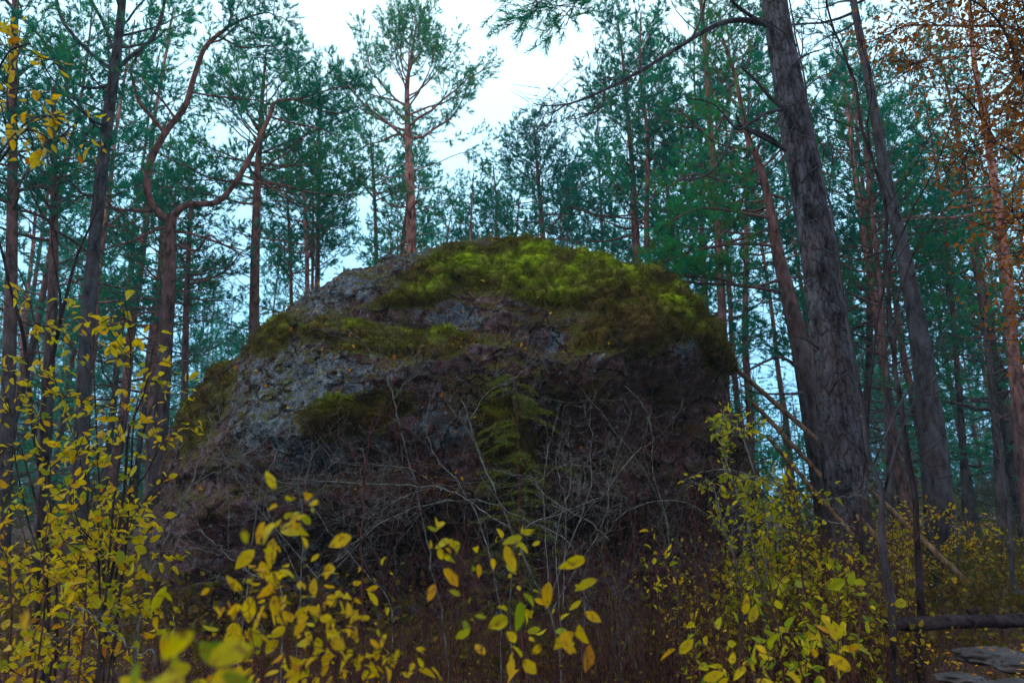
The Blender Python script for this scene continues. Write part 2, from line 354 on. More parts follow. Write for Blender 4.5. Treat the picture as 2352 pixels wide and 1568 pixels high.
P = D * rr2[..., None] + C0
def grid_normals(P):
    du = np.roll(P, -1, 1) - np.roll(P, 1, 1); dv = np.gradient(P, axis=0); n_ = unit(np.cross(du, dv)); 
    sgn = np.sign(((P - C0) * n_).sum(-1)); return n_ * sgn[..., None]
N = grid_normals(P)
lay = P[..., 2] * 1.35 + .9 * fbm(P * .8 + 3, 3) - .12 * P[..., 0]; fr = lay - np.floor(lay)
P = P + N * ((.07 * (sstep(0, .16, fr) * (1 - fr)) * (.4 + .6 * sstep(-.2, .3, noise3(P * .9 + 8))) - .05) * amp)[..., None]
N = grid_normals(P)
# finer crumbly relief along the normal
rel = .085 * (fbm(P * np.array([4, 4, 5.5]), 5, True) - .7) + .030 * fbm(P * 13, 3)
P = P + N * rel[..., None]
N = grid_normals(P); qx, qy = proj(P)
i = np.arange(NT - 1)[:, None] * NP; j = np.arange(NP)[None]; j2 = (j + 1) % NP
quads = np.stack([i + j, i + j2, i + NP + j2, i + NP + j], -1)
boulder = empty('boulder', (C0[0], C0[1], 0), 'huge moss-capped grey granite boulder filling the middle of the clearing', 'boulder')
BS = (C0[0], C0[1], 0)
lich = .18 * blob(700, 900, 150, 110) + .16 * blob(600, 985, 60, 40) + .14 * blob(790, 660, 150, 40, -25) + .16 * blob(1055, 730, 60, 30) + .2 * blob(1385, 800, 22, 50) \
    + .2 * blob(1570, 800, 40, 50) + .2 * blob(1265, 800, 18, 60, 25) + .15 * blob(1030, 990, 70, 60, 40) + .14 * blob(730, 1060, 90, 30) + .03 * blob(560, 1100, 120, 70) + .06 * blob(700, 1250, 130, 80) - .08 * blob(430, 1150, 100, 150) \
    + .15 * blob(1000, 578, 60, 14, -15) - .16 * blob(1520, 1020, 330, 230) - .05 * blob(1200, 1200, 500, 120)
lich = lich * 1.0
mossy = np.zeros_like(qx)
# moss blankets: (blobs, brightness)
brng = np.random.default_rng(5)
def moss(blobs, bright, thick, name='moss', thr=.42, nblade=30000, lab=None):
    mk = np.zeros_like(qx)
    for bb in blobs: mk = np.maximum(mk, blob(*bb[:4], *(bb[4:5])))
    mk = mk + .42 * fbm(P * np.array([1.6, 1.6, 3.4]), 5) + .14 * N[..., 2] - .04
    global mossy; mossy = np.maximum(mossy, sstep(thr - .42, thr + .12, mk))
    m = sstep(thr, thr + .22, mk) * (N[..., 1] < .75)
    lump = np.clip(.50 + 1.0 * fbm(P * np.array([1.9, 1.9, 5.2]) + 5, 3), 0, 1.4); lump2 = np.clip(.22 + .35 * noise3(P * np.array([3.4, 3.4, 9.0])), 0, 1)
    t = m * thick * (.15 + 1.5 * np.clip(lump, 0, 1.2) ** 1.3 + 1.2 * lump2) - (1 - m) * .03
    Q = P + (N * .75 + np.array([0, -.15, .35])) * t[..., None]
    Q += grid_normals(Q) * (.018 * fbm(Q * 11, 3))[..., None]
    use = m > .02; fm = (use[:-1] & use[1:]); fm = fm | np.roll(fm, -1, 1)
    q = quads[fm]
    if len(q) == 0: return
    idx = np.unique(q); remap = -np.ones(NP * NT, int); remap[idx] = np.arange(len(idx))
    tone = np.clip(bright(qx, qy) + .55 * (lump2 - .22) + .65 * (lump - .55) + .35 * N[..., 2] - .12, 0, 1)  # brighter on lump crests and upward faces: highlights put into the moss colour
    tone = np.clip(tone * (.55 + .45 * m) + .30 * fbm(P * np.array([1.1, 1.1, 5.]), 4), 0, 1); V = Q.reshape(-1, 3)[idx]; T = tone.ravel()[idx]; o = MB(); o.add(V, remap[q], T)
    QN = grid_normals(Q).reshape(-1, 3)[idx]
    pick = brng.integers(0, len(idx), nblade); B0 = V[pick] + brng.normal(0, .012, (nblade, 3))
    dr = unit(QN[pick] + brng.normal(0, .55, (nblade, 3)) + [0, 0, .2]); L = brng.uniform(.02, .07, nblade)[:, None]
    sd_ = unit(np.cross(dr, brng.normal(size=(nblade, 3)))) * .005
    VV = np.stack([B0 - sd_, B0 + sd_, B0 + dr * L], 1).reshape(-1, 3)
    o.add(VV, np.arange(nblade * 3).reshape(-1, 3), np.repeat(np.clip(T[pick] + brng.normal(.05, .12, nblade), 0, 1), 3))
    ob = o.build(name, M['moss'], boulder, shift=BS)
    if lab: ob['label'] = lab
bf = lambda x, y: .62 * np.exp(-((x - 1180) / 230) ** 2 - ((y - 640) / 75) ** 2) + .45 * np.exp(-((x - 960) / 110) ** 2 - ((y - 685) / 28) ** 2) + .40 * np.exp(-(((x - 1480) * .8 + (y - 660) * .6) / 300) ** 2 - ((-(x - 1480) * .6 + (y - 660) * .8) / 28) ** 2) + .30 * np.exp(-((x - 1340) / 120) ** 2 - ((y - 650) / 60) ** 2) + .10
moss([(1150, 615, 190, 62), (1330, 660, 150, 70), (1520, 700, 120, 70, 35), (955, 680, 95, 30, -10), (1640, 800, 40, 100, -35), (1430, 760, 120, 70), (1030, 620, 120, 45, -20)], bf, .11, thr=.50, nblade=190000, lab='bright green moss blanket over the top of the boulder')
moss([(800, 775, 110, 34, 12), (960, 790, 110, 36)], lambda x, y: .33 + 0 * x, .06, nblade=26000)
moss([(790, 965, 100, 42, -8), (880, 925, 70, 32)], lambda x, y: .36 + 0 * x, .09, nblade=26000, lab='olive moss cushion on the lower ledge')
moss([(470, 920, 45, 110, 28), (625, 770, 60, 30, -38)], lambda x, y: .28 + 0 * x, .05, nblade=26000)
moss([(1150, 985, 60, 80), (1190, 1090, 60, 60)], lambda x, y: .25 + 0 * x, .06, nblade=12000)

mossy = np.maximum(mossy, .55 * sstep(.1, .8, N[..., 2] + .5 * fbm(P * 1.4 + 20, 4)) * (qy < 1150))
b_ = MB(); b_.add(P, quads.reshape(-1, 4), (.5 + lich).ravel()); ro = b_.build('rock', M['rock'], boulder, shift=BS)
ma = ro.data.attributes.new('mossy', 'FLOAT', 'POINT'); ma.data.foreach_set('value', mossy.ravel().astype(np.float32))

# ------------------------------------------------------------------ trees: needle tufts, limbs, pines
def tufts(mb, P0, A, K, nl, nw, rng, mat=0, tint=None):
    K = int(K * 1.5); nl = nl * 1.12; nw = nw * 1.25
    P0 = np.asarray(P0, float); A = np.asarray(A, float); m_ = len(P0)
    if m_ == 0: return
    ah = unit(A)[:, None]; t = rng.uniform(.1, 1.05, (m_, K, 1)); base = P0[:, None] + A[:, None] * t
    r = rng.normal(size=(m_, K, 3)); r = unit(r - (r * ah).sum(-1, keepdims=True) * ah); be = rng.uniform(.35, 1.05, (m_, K, 1))
    d = ah * np.cos(be) + r * np.sin(be); tip = base + d * nl * rng.uniform(.7, 1.2, (m_, K, 1))
    s = unit(np.cross(d, rng.normal(size=(m_, K, 3)))) * nw * .5
    V = np.stack([base - s, base + s, tip], 2).reshape(-1, 3)
    tn = rng.normal(rng.uniform(.15, .85), .16, m_) if tint is None else tint
    T = np.clip(np.repeat(tn, K * 3) + np.repeat(rng.normal(0, .08, m_ * K), 3), 0, 1)
    mb.add(V, np.arange(len(V)).reshape(-1, 3), T, mat)

class Tree:
    def __init__(s, rng, K=12, nl=.10, nw=.016, shoot=.16, sides=5):
        s.wood, s.crown, s.rng = MB(), MB(), rng; s.K, s.nl, s.nw, s.shoot, s.sides = K, nl, nw, shoot, sides
        s.sa, s.sb, s.sr0, s.sr1, s.tp, s.ta = [], [], [], [], [], []
    def path(s, start, az, el, L, curl, n=7, wob=.14):
        r = s.rng; pts = [np.array(start, float)]; st = L / n
        for k in range(n):
            d = np.array([math.cos(el) * math.cos(az), math.cos(el) * math.sin(az), math.sin(el)])
            pts.append(pts[-1] + d * st); el += curl / n + r.normal(0, wob); az += r.normal(0, wob * 1.2)
            el = min(max(el, -.9), 1.35)
        return np.array(pts)
    def seg(s, a, b, r0, r1): s.sa.append(a); s.sb.append(b); s.sr0.append(r0); s.sr1.append(r1)
    def dress(s, pts, r0, f0=.3, dens=1.0, needles=True, sub=.38, spread=1.0, upb=.25):
        """side branches, twigs and needle tufts along a limb"""
        r = s.rng; seg = np.linalg.norm(np.diff(pts, axis=0), axis=1); L = seg.sum(); cum = np.concatenate([[0], np.cumsum(seg)])
        ns = max(2, int(L * (1 - f0) / .26 * dens))
        for k in range(ns):
            f = f0 + (1 - f0) * (k + r.uniform(0, .8)) / ns; f = min(f, .99); x = f * L; i = min(int(np.searchsorted(cum, x) - 1), len(seg) - 1)
            p = pts[i] + (pts[i + 1] - pts[i]) * ((x - cum[i]) / seg[i]); d = unit(pts[i + 1] - pts[i])
            side = unit(np.cross(d, [0, 0, 1.]) + 1e-6) * (1 if k % 2 else -1)
            dd = unit(d * r.uniform(.4, .9) + side * r.uniform(.5, 1.1) * spread + np.array([0, 0, r.normal(upb, .3)]))
            l = (sub * L * (1.15 - f) + .22) * r.uniform(.6, 1.2); l = min(l, 1.6)
            n_ = 3; q = [p]
            for u in range(n_):
                q.append(q[-1] + dd * l / n_); dd = unit(dd + r.normal(0, .22, 3) + [0, 0, .12])
            q = np.array(q); rs = max(.25 * r0 * (1 - .6 * f), .004)
            for u in range(n_): s.seg(q[u], q[u + 1], rs * (1 - u / 4), rs * (1 - (u + 1) / 4))
            nt_ = max(2, int(l / .10)); tt = r.uniform(.2, 1, nt_) * n_; ii = np.minimum(tt.astype(int), n_ - 1)
            b = q[ii] + (q[ii + 1] - q[ii]) * (tt - ii)[:, None]; dq = unit(q[ii + 1] - q[ii])
            td = unit(dq * .8 + r.normal(0, .55, (nt_, 3)) + [0, 0, .12 if needles else 0]); tl = r.uniform(.10, .26, nt_)[:, None]
            e = b + td * tl
            if needles:
                s.sa += list(b); s.sb += list(e); s.sr0 += [.004] * nt_; s.sr1 += [.003] * nt_
                s.tp += list(e - td * s.shoot * .5); s.ta += list(td * s.shoot)
                s.tp.append(q[-1] - dd * .05); s.ta.append(dd * s.shoot)
            elif nt_ > 1:
                kk = nt_ // 2; e = b + td * tl * 2; s.sa += list(b[:kk]); s.sb += list(e[:kk]); s.sr0 += [.005] * kk; s.sr1 += [.002] * kk
        if needles: s.tp.append(pts[-1]); s.ta.append(unit(pts[-1] - pts[-2]) * s.shoot * 1.4)
    def limb(s, start, az, el, L, r0, curl=.5, needles=True, dens=1., f0=.3, **kw):
        pts = s.path(start, az, el, L, curl); s.wood.tube(pts, r0 * np.linspace(1, .22, len(pts)), s.sides); s.dress(pts, r0, f0, dens, needles, **kw)
    def line(s, px, Y0, Y1=None, r0w=None, needles=True, f0=.3, dens=1., dress=True, k=4, **kw):
        """a limb drawn through given points; returns its path"""
        Y1 = Y0 if Y1 is None else Y1; n = len(px); ys = np.linspace(Y0, Y1, n)
        W = np.array([[*at(a[0], a[1], y), a[2]] for a, y in zip(px, ys)]); W = smooth_path(W, k)
        rr_ = np.array([max(wpx(q[3], q[:3]) / 2, .002) for q in W]); s.wood.tube(W[:, :3], rr_, 7)
        if dress: s.dress(W[:, :3], rr_[0] * .6, f0, dens, needles, **kw)
        return W[:, :3]
    def finish(s, name, base, label, cat, mats, group=None, tint=None):
        e = empty(name, base, label, cat, group)
        s.wood.build('trunk', mats[0], e, shift=base)
        c = s.crown
        if s.sa: c.sticks(s.sa, s.sb, s.sr0, s.sr1, .5, 0)
        if s.tp: tufts(c, s.tp, s.ta, s.K, s.nl, s.nw, s.rng, 1, tint)
        if c.n: c.build('crown', [M['twig'], mats[1]], e, smooth=False, shift=base)
        return e

def pine_trunk(t, px, Y, H=None):
    """px: (x, y, width) from the top of the trunk down; continued to the ground"""
    W = np.array([[*at(a[0], a[1], Y), a[2]] for a in px]); r_ = np.array([wpx(q[3], q[:3]) / 2 for q in W])
    W = np.column_stack([W[:, :3], r_])
    if W[-1, 2] > .1:
        d = unit(W[-1, :3] - W[-2, :3]); k = (W[-1, 2] + .2) / max(-d[2], .3); last = W[-1, :3] + d * k; W = np.vstack([W, [*last, r_[-1] * 1.15]])
    W = smooth_path(W, 4); t.wood.tube(W[:, :3], W[:, 3], 12); return W
def crown_on(t, W, z0, z1, n, prof, el=(.1, 1.0), curl=.5, r=.03, dens=1., f0=.25, az=None, needles=True, **kw):
    """limbs on the trunk path W between heights z0 and z1; prof(f) = limb length"""
    zz = W[::-1, 2]; rng = t.rng
    for k in range(n):
        f = (k + rng.uniform(0, .9)) / n; z = z0 + (z1 - z0) * f
        p = np.array([np.interp(z, zz, W[::-1, c]) for c in range(3)]); a = rng.uniform(0, 2 * math.pi) if az is None else rng.uniform(*az)
        L = prof(f) * rng.uniform(.7, 1.2); e = el[0] + (el[1] - el[0]) * f + rng.normal(0, .12)
        t.limb(p, a, e, L, r * (1.1 - .7 * f) * (.5 + .5 * L / 2), curl, needles, dens, f0, **kw)

PINES = []
def hero(label, px, Y, crown, seed, mats=('bark', 'needle'), K=14, nl=.095, nw=.013, dead=None, name='pine_tree', extra=None, group=None, shoot=.18, tint=None):
    rng = np.random.default_rng(seed); t = Tree(rng, K, nl, nw, shoot); W = pine_trunk(t, px, Y)
    for c in crown: crown_on(t, W, **c)
    for c in dead or []: crown_on(t, W, needles=False, **c)
    if extra: extra(t, W)
    base = W[-1, :3].copy(); base[2] = 0
    return t.finish(name, base, label, 'pine tree', [M[mats[0]], M[mats[1]]], group, tint)
zt = lambda py, Y, px=1176: at(px, py, Y)[2]

# central red pine
Y = 19.
hero('tall pine with a bare reddish trunk and airy crown rising behind the boulder top', [(955, 60, 3), (945, 130, 7), (935, 200, 11), (937, 300, 15), (941, 400, 19), (944, 500, 22), (945, 620, 24), (947, 900, 30)], Y,
     [dict(z0=zt(330, Y), z1=zt(75, Y), n=36, prof=lambda f: 2.5 * (1 - f) ** .6 + .6, el=(.25, 1.2), dens=1.9, curl=.6, r=.035, f0=.35),
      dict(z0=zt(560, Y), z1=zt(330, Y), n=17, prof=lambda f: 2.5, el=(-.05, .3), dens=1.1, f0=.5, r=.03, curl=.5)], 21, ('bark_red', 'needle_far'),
     dead=[dict(z0=zt(590, Y), z1=zt(400, Y), n=9, prof=lambda f: 1.2, el=(-.1, .2), r=.018)])
# thin pines just left of it
Y = 25.
hero('slim grey pine left of the red-trunked pine with a low rounded crown', [(848, 300, 2), (856, 380, 6), (862, 500, 8), (865, 640, 10), (867, 900, 12)], Y,
     [dict(z0=zt(480, Y), z1=zt(300, Y), n=26, prof=lambda f: 2.6 * (1 - f) ** .6 + .6, el=(0, 1.0), dens=.9)], 22, ('bark', 'needle_far'), nw=.02, K=12,
     dead=[dict(z0=zt(620, Y), z1=zt(480, Y), n=9, prof=lambda f: 1.6, el=(-.1, .2), r=.02)])
Y = 24.
hero('small pine with a round tuft top right of the clearing gap behind the boulder', [(1228, 285, 2), (1230, 330, 5), (1237, 420, 9), (1245, 520, 12), (1250, 620, 13), (1252, 900, 15)], Y,
     [dict(z0=zt(420, Y), z1=zt(290, Y), n=24, prof=lambda f: 1.3 * (1 - f) ** .7 + .6, el=(.1, 1.1), dens=1.), dict(z0=zt(560, Y), z1=zt(400, Y), n=26, prof=lambda f: 3.2, el=(0, .4), dens=1.3)], 23, ('bark', 'needle_far'), nw=.02, K=12)
Y = 19.
hero('broad dark pine behind the right shoulder of the boulder reaching the top of the picture', [(1418, 40, 3), (1432, 150, 7), (1445, 300, 11), (1457, 450, 13), (1465, 620, 15), (1470, 900, 18)], Y,
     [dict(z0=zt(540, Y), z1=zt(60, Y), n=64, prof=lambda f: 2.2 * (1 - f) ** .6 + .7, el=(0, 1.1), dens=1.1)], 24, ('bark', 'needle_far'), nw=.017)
Y = 15.5
hero('dense dark pine crown behind the long bare branch', [(1590, -120, 6), (1610, 0, 9), (1625, 200, 13), (1640, 420, 16), (1655, 640, 19), (1665, 900, 22)], Y,
     [dict(z0=zt(600, Y), z1=zt(-100, Y), n=64, prof=lambda f: 2.1 * (1 - f) ** .35 + .6, el=(-.05, .8), dens=1.)], 25, ('bark', 'needle'), nw=.014)
# leaning pine T2 with long bare limbs to the left
Y = 12.
def t2x(t, W):
    L = lambda px, **k: t.line(px, 12, 11.2, **k)
    L([(1895, 690, 9), (1800, 672, 8), (1700, 655, 8), (1600, 650, 6), (1520, 640, 4)][1:], needles=True, f0=.3, dens=2.6, sub=.3)
    L([(1800, 640, 8), (1720, 660, 7), (1650, 640, 6), (1560, 630, 4), (1500, 600, 3)], f0=.3, dens=2.6, sub=.3)
    L([(1785, 565, 8), (1700, 560, 7), (1600, 575, 5), (1500, 610, 3)], f0=.3, dens=2.6, sub=.3)
    L([(1765, 500, 7), (1680, 485, 6), (1600, 480, 5), (1520, 520, 3)], f0=.25, dens=2.4, sub=.3)
    L([(1750, 410, 6), (1680, 420, 5), (1600, 400, 4), (1530, 430, 3)], f0=.2, dens=2.2, sub=.3)
    L([(1725, 345, 6), (1650, 330, 5), (1600, 290, 4), (1550, 240, 3)], f0=.2, dens=2., sub=.3)
    L([(1840, 850, 8), (1790, 820, 7), (1720, 850, 5), (1680, 880, 3)], f0=.4, needles=False)
    L([(1860, 900, 8), (1800, 905, 6), (1730, 900, 4), (1700, 880, 2)], needles=False)
hero('leaning pine half hidden behind the thickest trunk with long low limbs reaching left', [(1660, 90, 6), (1690, 180, 9), (1713, 300, 12), (1743, 375, 16), (1768, 475, 20), (1785, 575, 26), (1810, 675, 34), (1838, 800, 40), (1862, 934, 46), (1895, 1150, 52)], Y,
     [dict(z0=zt(500, Y, 1750), z1=zt(100, Y, 1700), n=26, prof=lambda f: 1.9 - .7 * f, el=(.1, 1.), dens=1.)], 26, ('bark', 'needle'), nw=.010, K=18, extra=t2x)
# the thickest trunk, T1: barky, dense mesh
Y = 8.6
rng = np.random.default_rng(31); t = Tree(rng, 22, .085, .006, .16)
px = [(1735, -420, 52), (1755, -200, 57), (1778, 0, 64), (1821, 250, 78), (1866, 500, 86), (1902, 750, 96), (1932, 1034, 106), (1957, 1234, 112), (1968, 1330, 128), (1972, 1370, 150)]
W = np.array([[*at(a[0], a[1], Y), 0] for a in px]); W[:, 3] = [wpx(a[2], q[:3]) * .43 for a, q in zip(px, W)]
W = np.vstack([W, [*(W[-1, :3] + [0, 0, -.35]), W[-1, 3] * 1.2]]); W = smooth_path(W, 3)
zz = np.linspace(W[0, 2], W[-1, 2], 520); Wd = np.column_stack([np.interp(-zz, -W[:, 2], W[:, c]) for c in range(4)])
A_ = np.linspace(0, 2 * math.pi, 120, endpoint=False)
def bark_rings(mb, Wd, A_, dep=.035, sc=9.):
    V = []
    CP = np.stack([np.cos(A_), np.sin(A_), 0 * A_], -1)
    P_ = Wd[:, None, :3] + CP[None] * Wd[:, None, 3:4]
    q = P_ * np.array([sc, sc, sc * .42]); q = q + .5 * np.stack([noise3(q * .7), noise3(q * .7 + 9), noise3(q * .7 + 3)], -1)
    h = np.abs(noise3(q)); h2 = np.abs(noise3(q * 2.2 + 4)); d = np.minimum(np.clip(h * 5, 0, 1), np.clip(h2 * 6 + .3, 0, 1)); d = d + .25 * fbm(P_ * 30, 2)
    P_ = P_ + CP[None] * ((d - .7) * dep)[..., None]
    n0, n1 = len(Wd), len(A_); i = np.arange(n0 - 1)[:, None] * n1; j = np.arange(n1)[None]; j2 = (j + 1) % n1
    mb.add(P_, np.stack([i + j, i + j2, i + n1 + j2, i + n1 + j], -1).reshape(-1, 4))
def plates(Wd, A_, cw, chh, dep, mb, rng):
    ncx = int(round(2 * math.pi * Wd[:, 3].mean() / cw)); H_ = Wd[0, 2] - Wd[:, 2]; u = A_ / (2 * math.pi) * ncx
    U, Vv = np.meshgrid(u, H_ / chh); q3 = np.stack([np.cos(U / ncx * 6.2832) * 2, np.sin(U / ncx * 6.2832) * 2, Vv * .7], -1); U = U + .55 * noise3(q3 * 1.7) + .35 * noise3(q3 * 5.1); Vv = Vv + .6 * noise3(q3 * 1.7 + 9) + .3 * noise3(q3 * 5.1 + 4)
    nr_ = int(Vv.max()) + 4; J = rng.uniform(.1, .9, (nr_, ncx, 2)); hgt = rng.uniform(.5, 1, (nr_, ncx)); iu, iv = np.floor(U).astype(int), np.floor(Vv).astype(int)
    d1 = np.full(U.shape, 9.); d2 = d1.copy(); hh = np.zeros(U.shape)
    for a in (-1, 0, 1):
        for b in (-1, 0, 1):
            cx_, cy_ = (iu + a) % ncx, np.clip(iv + b, 0, nr_ - 1); dd = np.hypot(iu + a + J[cy_, cx_, 0] - U, iv + b + J[cy_, cx_, 1] - Vv)
            nn = dd < d1; d2 = np.where(nn, d1, np.minimum(d2, dd)); hh = np.where(nn, hgt[cy_, cx_], hh); d1 = np.where(nn, dd, d1)
    g = np.clip((d2 - d1) * 4.5 + .25 * noise3(q3 * 3.3 + 2), 0, 1); CP = np.stack([np.cos(A_), np.sin(A_), 0 * A_], -1); P_ = Wd[:, None, :3] + CP[None] * Wd[:, None, 3:4]
    fine = fbm(P_ * np.array([28, 28, 14]), 3); big = fbm(P_ * 1.6, 2); P_ = P_ + CP[None] * ((g * hh * .8 + .18 * fine + .5 * big - .6) * dep)[..., None]
    n0, n1 = len(Wd), len(A_); i = np.arange(n0 - 1)[:, None] * n1; j = np.arange(n1)[None]; j2 = (j + 1) % n1
    mb.add(P_, np.stack([i + j, i + j2, i + n1 + j2, i + n1 + j], -1).reshape(-1, 4), np.clip(g * (.35 + .65 * hh) + .12 * fine, 0, 1).ravel())
zz = np.linspace(W[0, 2], W[-1, 2], 900); Wd = np.column_stack([np.interp(-zz, -W[:, 2], W[:, c]) for c in range(4)]); A_ = np.linspace(0, 2 * math.pi, 180, endpoint=False)
plates(Wd, A_, .062, .19, .030, t.wood, rng)
t.line([(1762, 55, 16), (1700, 46, 13), (1640, 60, 11), (1560, 108, 10), (1500, 146, 9), (1440, 180, 8), (1390, 206, 7), (1345, 226, 6), (1300, 240, 4), (1255, 243, 3), (1225, 238, 2)], 8.5, 6.8, needles=False, f0=.45, dens=3.2, sub=.15)
t.line([(1388, 208, 6), (1385, 235, 5), (1372, 255, 4), (1340, 268, 2.5), (1310, 275, 1.5)], 7.2, 7.1, needles=False, f0=.1, dens=7, sub=.5)
t.line([(1300, 240, 4), (1270, 262, 3), (1262, 290, 2), (1240, 300, 1.5)], 7.0, 6.9, needles=False, f0=.1, dens=7, sub=.5)
t.line([(1560, 108, 7), (1590, 85, 6), (1610, 40, 5), (1622, -10, 5)], 7.9, 7.8, f0=.3, dens=.8)
t.line([(1760, 60, 10), (1700, 20, 8), (1640, -30, 6), (1500, -60, 5), (1350, -40, 4), (1270, 0, 3), (1262, 30, 2)], 8.5, 5.6, f0=.76, dens=4.5, sub=.13)
t.line([(1350, -40, 4), (1320, 10, 3), (1300, 60, 2)], 5.8, 5.7, f0=.1, dens=5, sub=.4)
t.line([(1270, -20, 4), (1235, 10, 3), (1215, 40, 2)], 5.7, 5.6, f0=.1, dens=5, sub=.4)
t.line([(1838, 480, 14), (1800, 340, 9), (1760, 310, 8), (1705, 290, 7), (1690, 260, 4)][1:], 8.5, 8.2, f0=.1, needles=False, dress=False)
t.line([(1800, 250, 10), (1770, 225, 9), (1740, 190, 7), (1705, 155, 5)], 8.5, 8.3, f0=.5, needles=False)
t.line([(1805, 345, 10), (1770, 325, 9), (1720, 300, 8), (1690, 290, 7), (1670, 340, 6), (1640, 390, 5), (1600, 410, 4), (1560, 415, 3)], 8.5, 7.9, needles=False, f0=.6)
t.line([(1802, 250, 9), (1760, 260, 8), (1720, 285, 7), (1690, 295, 6), (1640, 240, 4), (1580, 225, 3)], 8.5, 8.0, needles=False, f0=.6)
for (x, y, dx, dy) in [(1860, 640, -70, 30), (1880, 800, -60, -30), (1905, 900, 70, -60), (1840, 420, 70, -50), (1820, 150, 80, -40), (1870, 560, 80, 30), (1790, -60, -160, -30), (1800, -150, 200, -60), (1790, -200, -240, -40)]:
    t.line([(x, y, 6), (x + dx * .4, y + dy * .6, 4), (x + dx, y + dy, 2)], 8.4, 7.9, needles=(y < 0), f0=.3, dens=1.)
base = np.array([W[-1, 0], W[-1, 1], 0])
t.finish('pine_tree', base, 'thickest grey pine trunk right of the boulder with cracked bark and a long bare branch', 'pine tree', [M['bark_grey'], M['needle']])
# T3
Y = 11.
hero('tall straight grey pine trunk right of the thickest trunk', [(1925, -200, 12), (1960, 0, 15), (1978, 100, 17), (1998, 200, 19), (2020, 325, 23), (2043, 450, 26), (2068, 550, 30), (2088, 650, 35), (2108, 750, 40), (2123, 859, 46), (2140, 984, 54), (2150, 1084, 60), (2162, 1250, 66)], Y,
     [dict(z0=zt(60, Y, 1960), z1=zt(-200, Y, 1960), n=14, prof=lambda f: 1.8, el=(.1, .6), dens=.9)], 27, ('bark_grey', 'needle'), nw=.010, K=16,
     dead=[dict(z0=zt(700, Y, 2100), z1=zt(100, Y, 1960), n=14, prof=lambda f: 1.1, el=(-.1, .4), r=.02)])
Y = 13.
hero('reddish pine trunk near the right edge beneath the rusty leaves', [(2225, -60, 7), (2235, 120, 10), (2273, 350, 15), (2297, 500, 18), (2315, 650, 21), (2330, 850, 24), (2345, 1000, 27), (2365, 1200, 31)], Y,
     [dict(z0=zt(520, Y, 2250), z1=zt(-60, Y, 2250), n=34, prof=lambda f: 1.9, el=(0, .6), dens=.9)], 28, ('bark_red', 'needle'), nw=.011, K=16,
     dead=[dict(z0=zt(1000, Y, 2250), z1=zt(450, Y, 2250), n=14, prof=lambda f: 1.2, el=(-.1, .3), r=.018)])
# candelabra pine
Y = 13.
def candel(t, W):
    L = lambda px, **k: t.line(px, 13, 12.6, **k)
    L([(392, 505, 20), (372, 495, 18), (350, 470, 16), (338, 430, 17), (343, 380, 17), (362, 335, 15), (390, 290, 14), (425, 245, 13), (445, 180, 12), (468, 115, 10), (495, 85, 9), (525, 60, 7), (530, 25, 5), (515, -20, 4)], f0=.72, dens=1.3)
    L([(375, 302, 9), (345, 265, 9), (320, 235, 8), (310, 200, 7), (300, 160, 6), (315, 130, 5), (350, 90, 4), (370, 30, 3)], f0=.5, dens=.8)
    L([(400, 270, 6), (380, 240, 5), (355, 210, 4), (325, 180, 3)], f0=.3, dens=.6)
    L([(395, 505, 15), (410, 482, 15), (440, 470, 14), (500, 464, 14), (540, 420, 12), (570, 370, 12), (595, 320, 11), (620, 265, 10), (628, 240, 9), (650, 230, 7), (690, 230, 5), (740, 245, 3)], f0=.80, dens=2.5)
    L([(680, 230, 5), (730, 215, 4), (780, 200, 3), (820, 205, 2)], f0=.15, dens=3, sub=.4)
    L([(690, 232, 5), (740, 255, 4), (790, 262, 2)], f0=.15, dens=3, sub=.4)
    L([(530, 60, 6), (570, 40, 5), (620, 30, 3), (645, 60, 2)], f0=.1, dens=2.6, sub=.4)
    L([(505, 85, 6), (560, 110, 4), (620, 105, 3), (655, 130, 2)], f0=.15, dens=2.6, sub=.35)
    L([(520, 10, 5), (580, -20, 4), (640, -10, 2)], f0=.1, dens=2.6, sub=.4)
    L([(625, 270, 5), (680, 285, 4), (740, 298, 3), (790, 320, 2)], f0=.3)
    L([(438, 212, 5), (500, 222, 4), (570, 228, 3), (620, 235, 2)], f0=.25)
    L([(350, 485, 8), (300, 483, 7), (265, 482, 6), (245, 460, 5), (235, 450, 4)], needles=False, f0=.4)
    L([(480, 100, 5), (510, 90, 4), (545, 60, 3), (580, 80, 2)], f0=.1, dens=1.6)
    L([(550, 400, 5), (600, 420, 4), (640, 440, 3), (680, 470, 2)], f0=.3, needles=False)
    L([(385, 520, 8), (340, 535, 6), (300, 555, 5), (230, 575, 3)], needles=False, f0=.3)
    L([(400, 530, 8), (450, 540, 6), (520, 565, 5), (560, 590, 3)], needles=False, f0=.3)
    L([(400, 560, 7), (450, 575, 6), (480, 540, 5), (510, 560, 4), (560, 575, 3)], needles=False, f0=.3)
hero('contorted candelabra pine with two snaking red limbs at left', [(394, 495, 20), (390, 540, 25), (388, 650, 29), (380, 780, 32), (370, 930, 36), (362, 1080, 40), (355, 1250, 46)], Y, [], 29, ('bark', 'needle'), nw=.012, K=16, shoot=.2,
     dead=[dict(z0=zt(900, Y, 380), z1=zt(530, Y, 390), n=26, prof=lambda f: 1.3 + .4 * f, el=(-.05, .2), r=.024, curl=.4)], extra=candel)
Y = 11.5
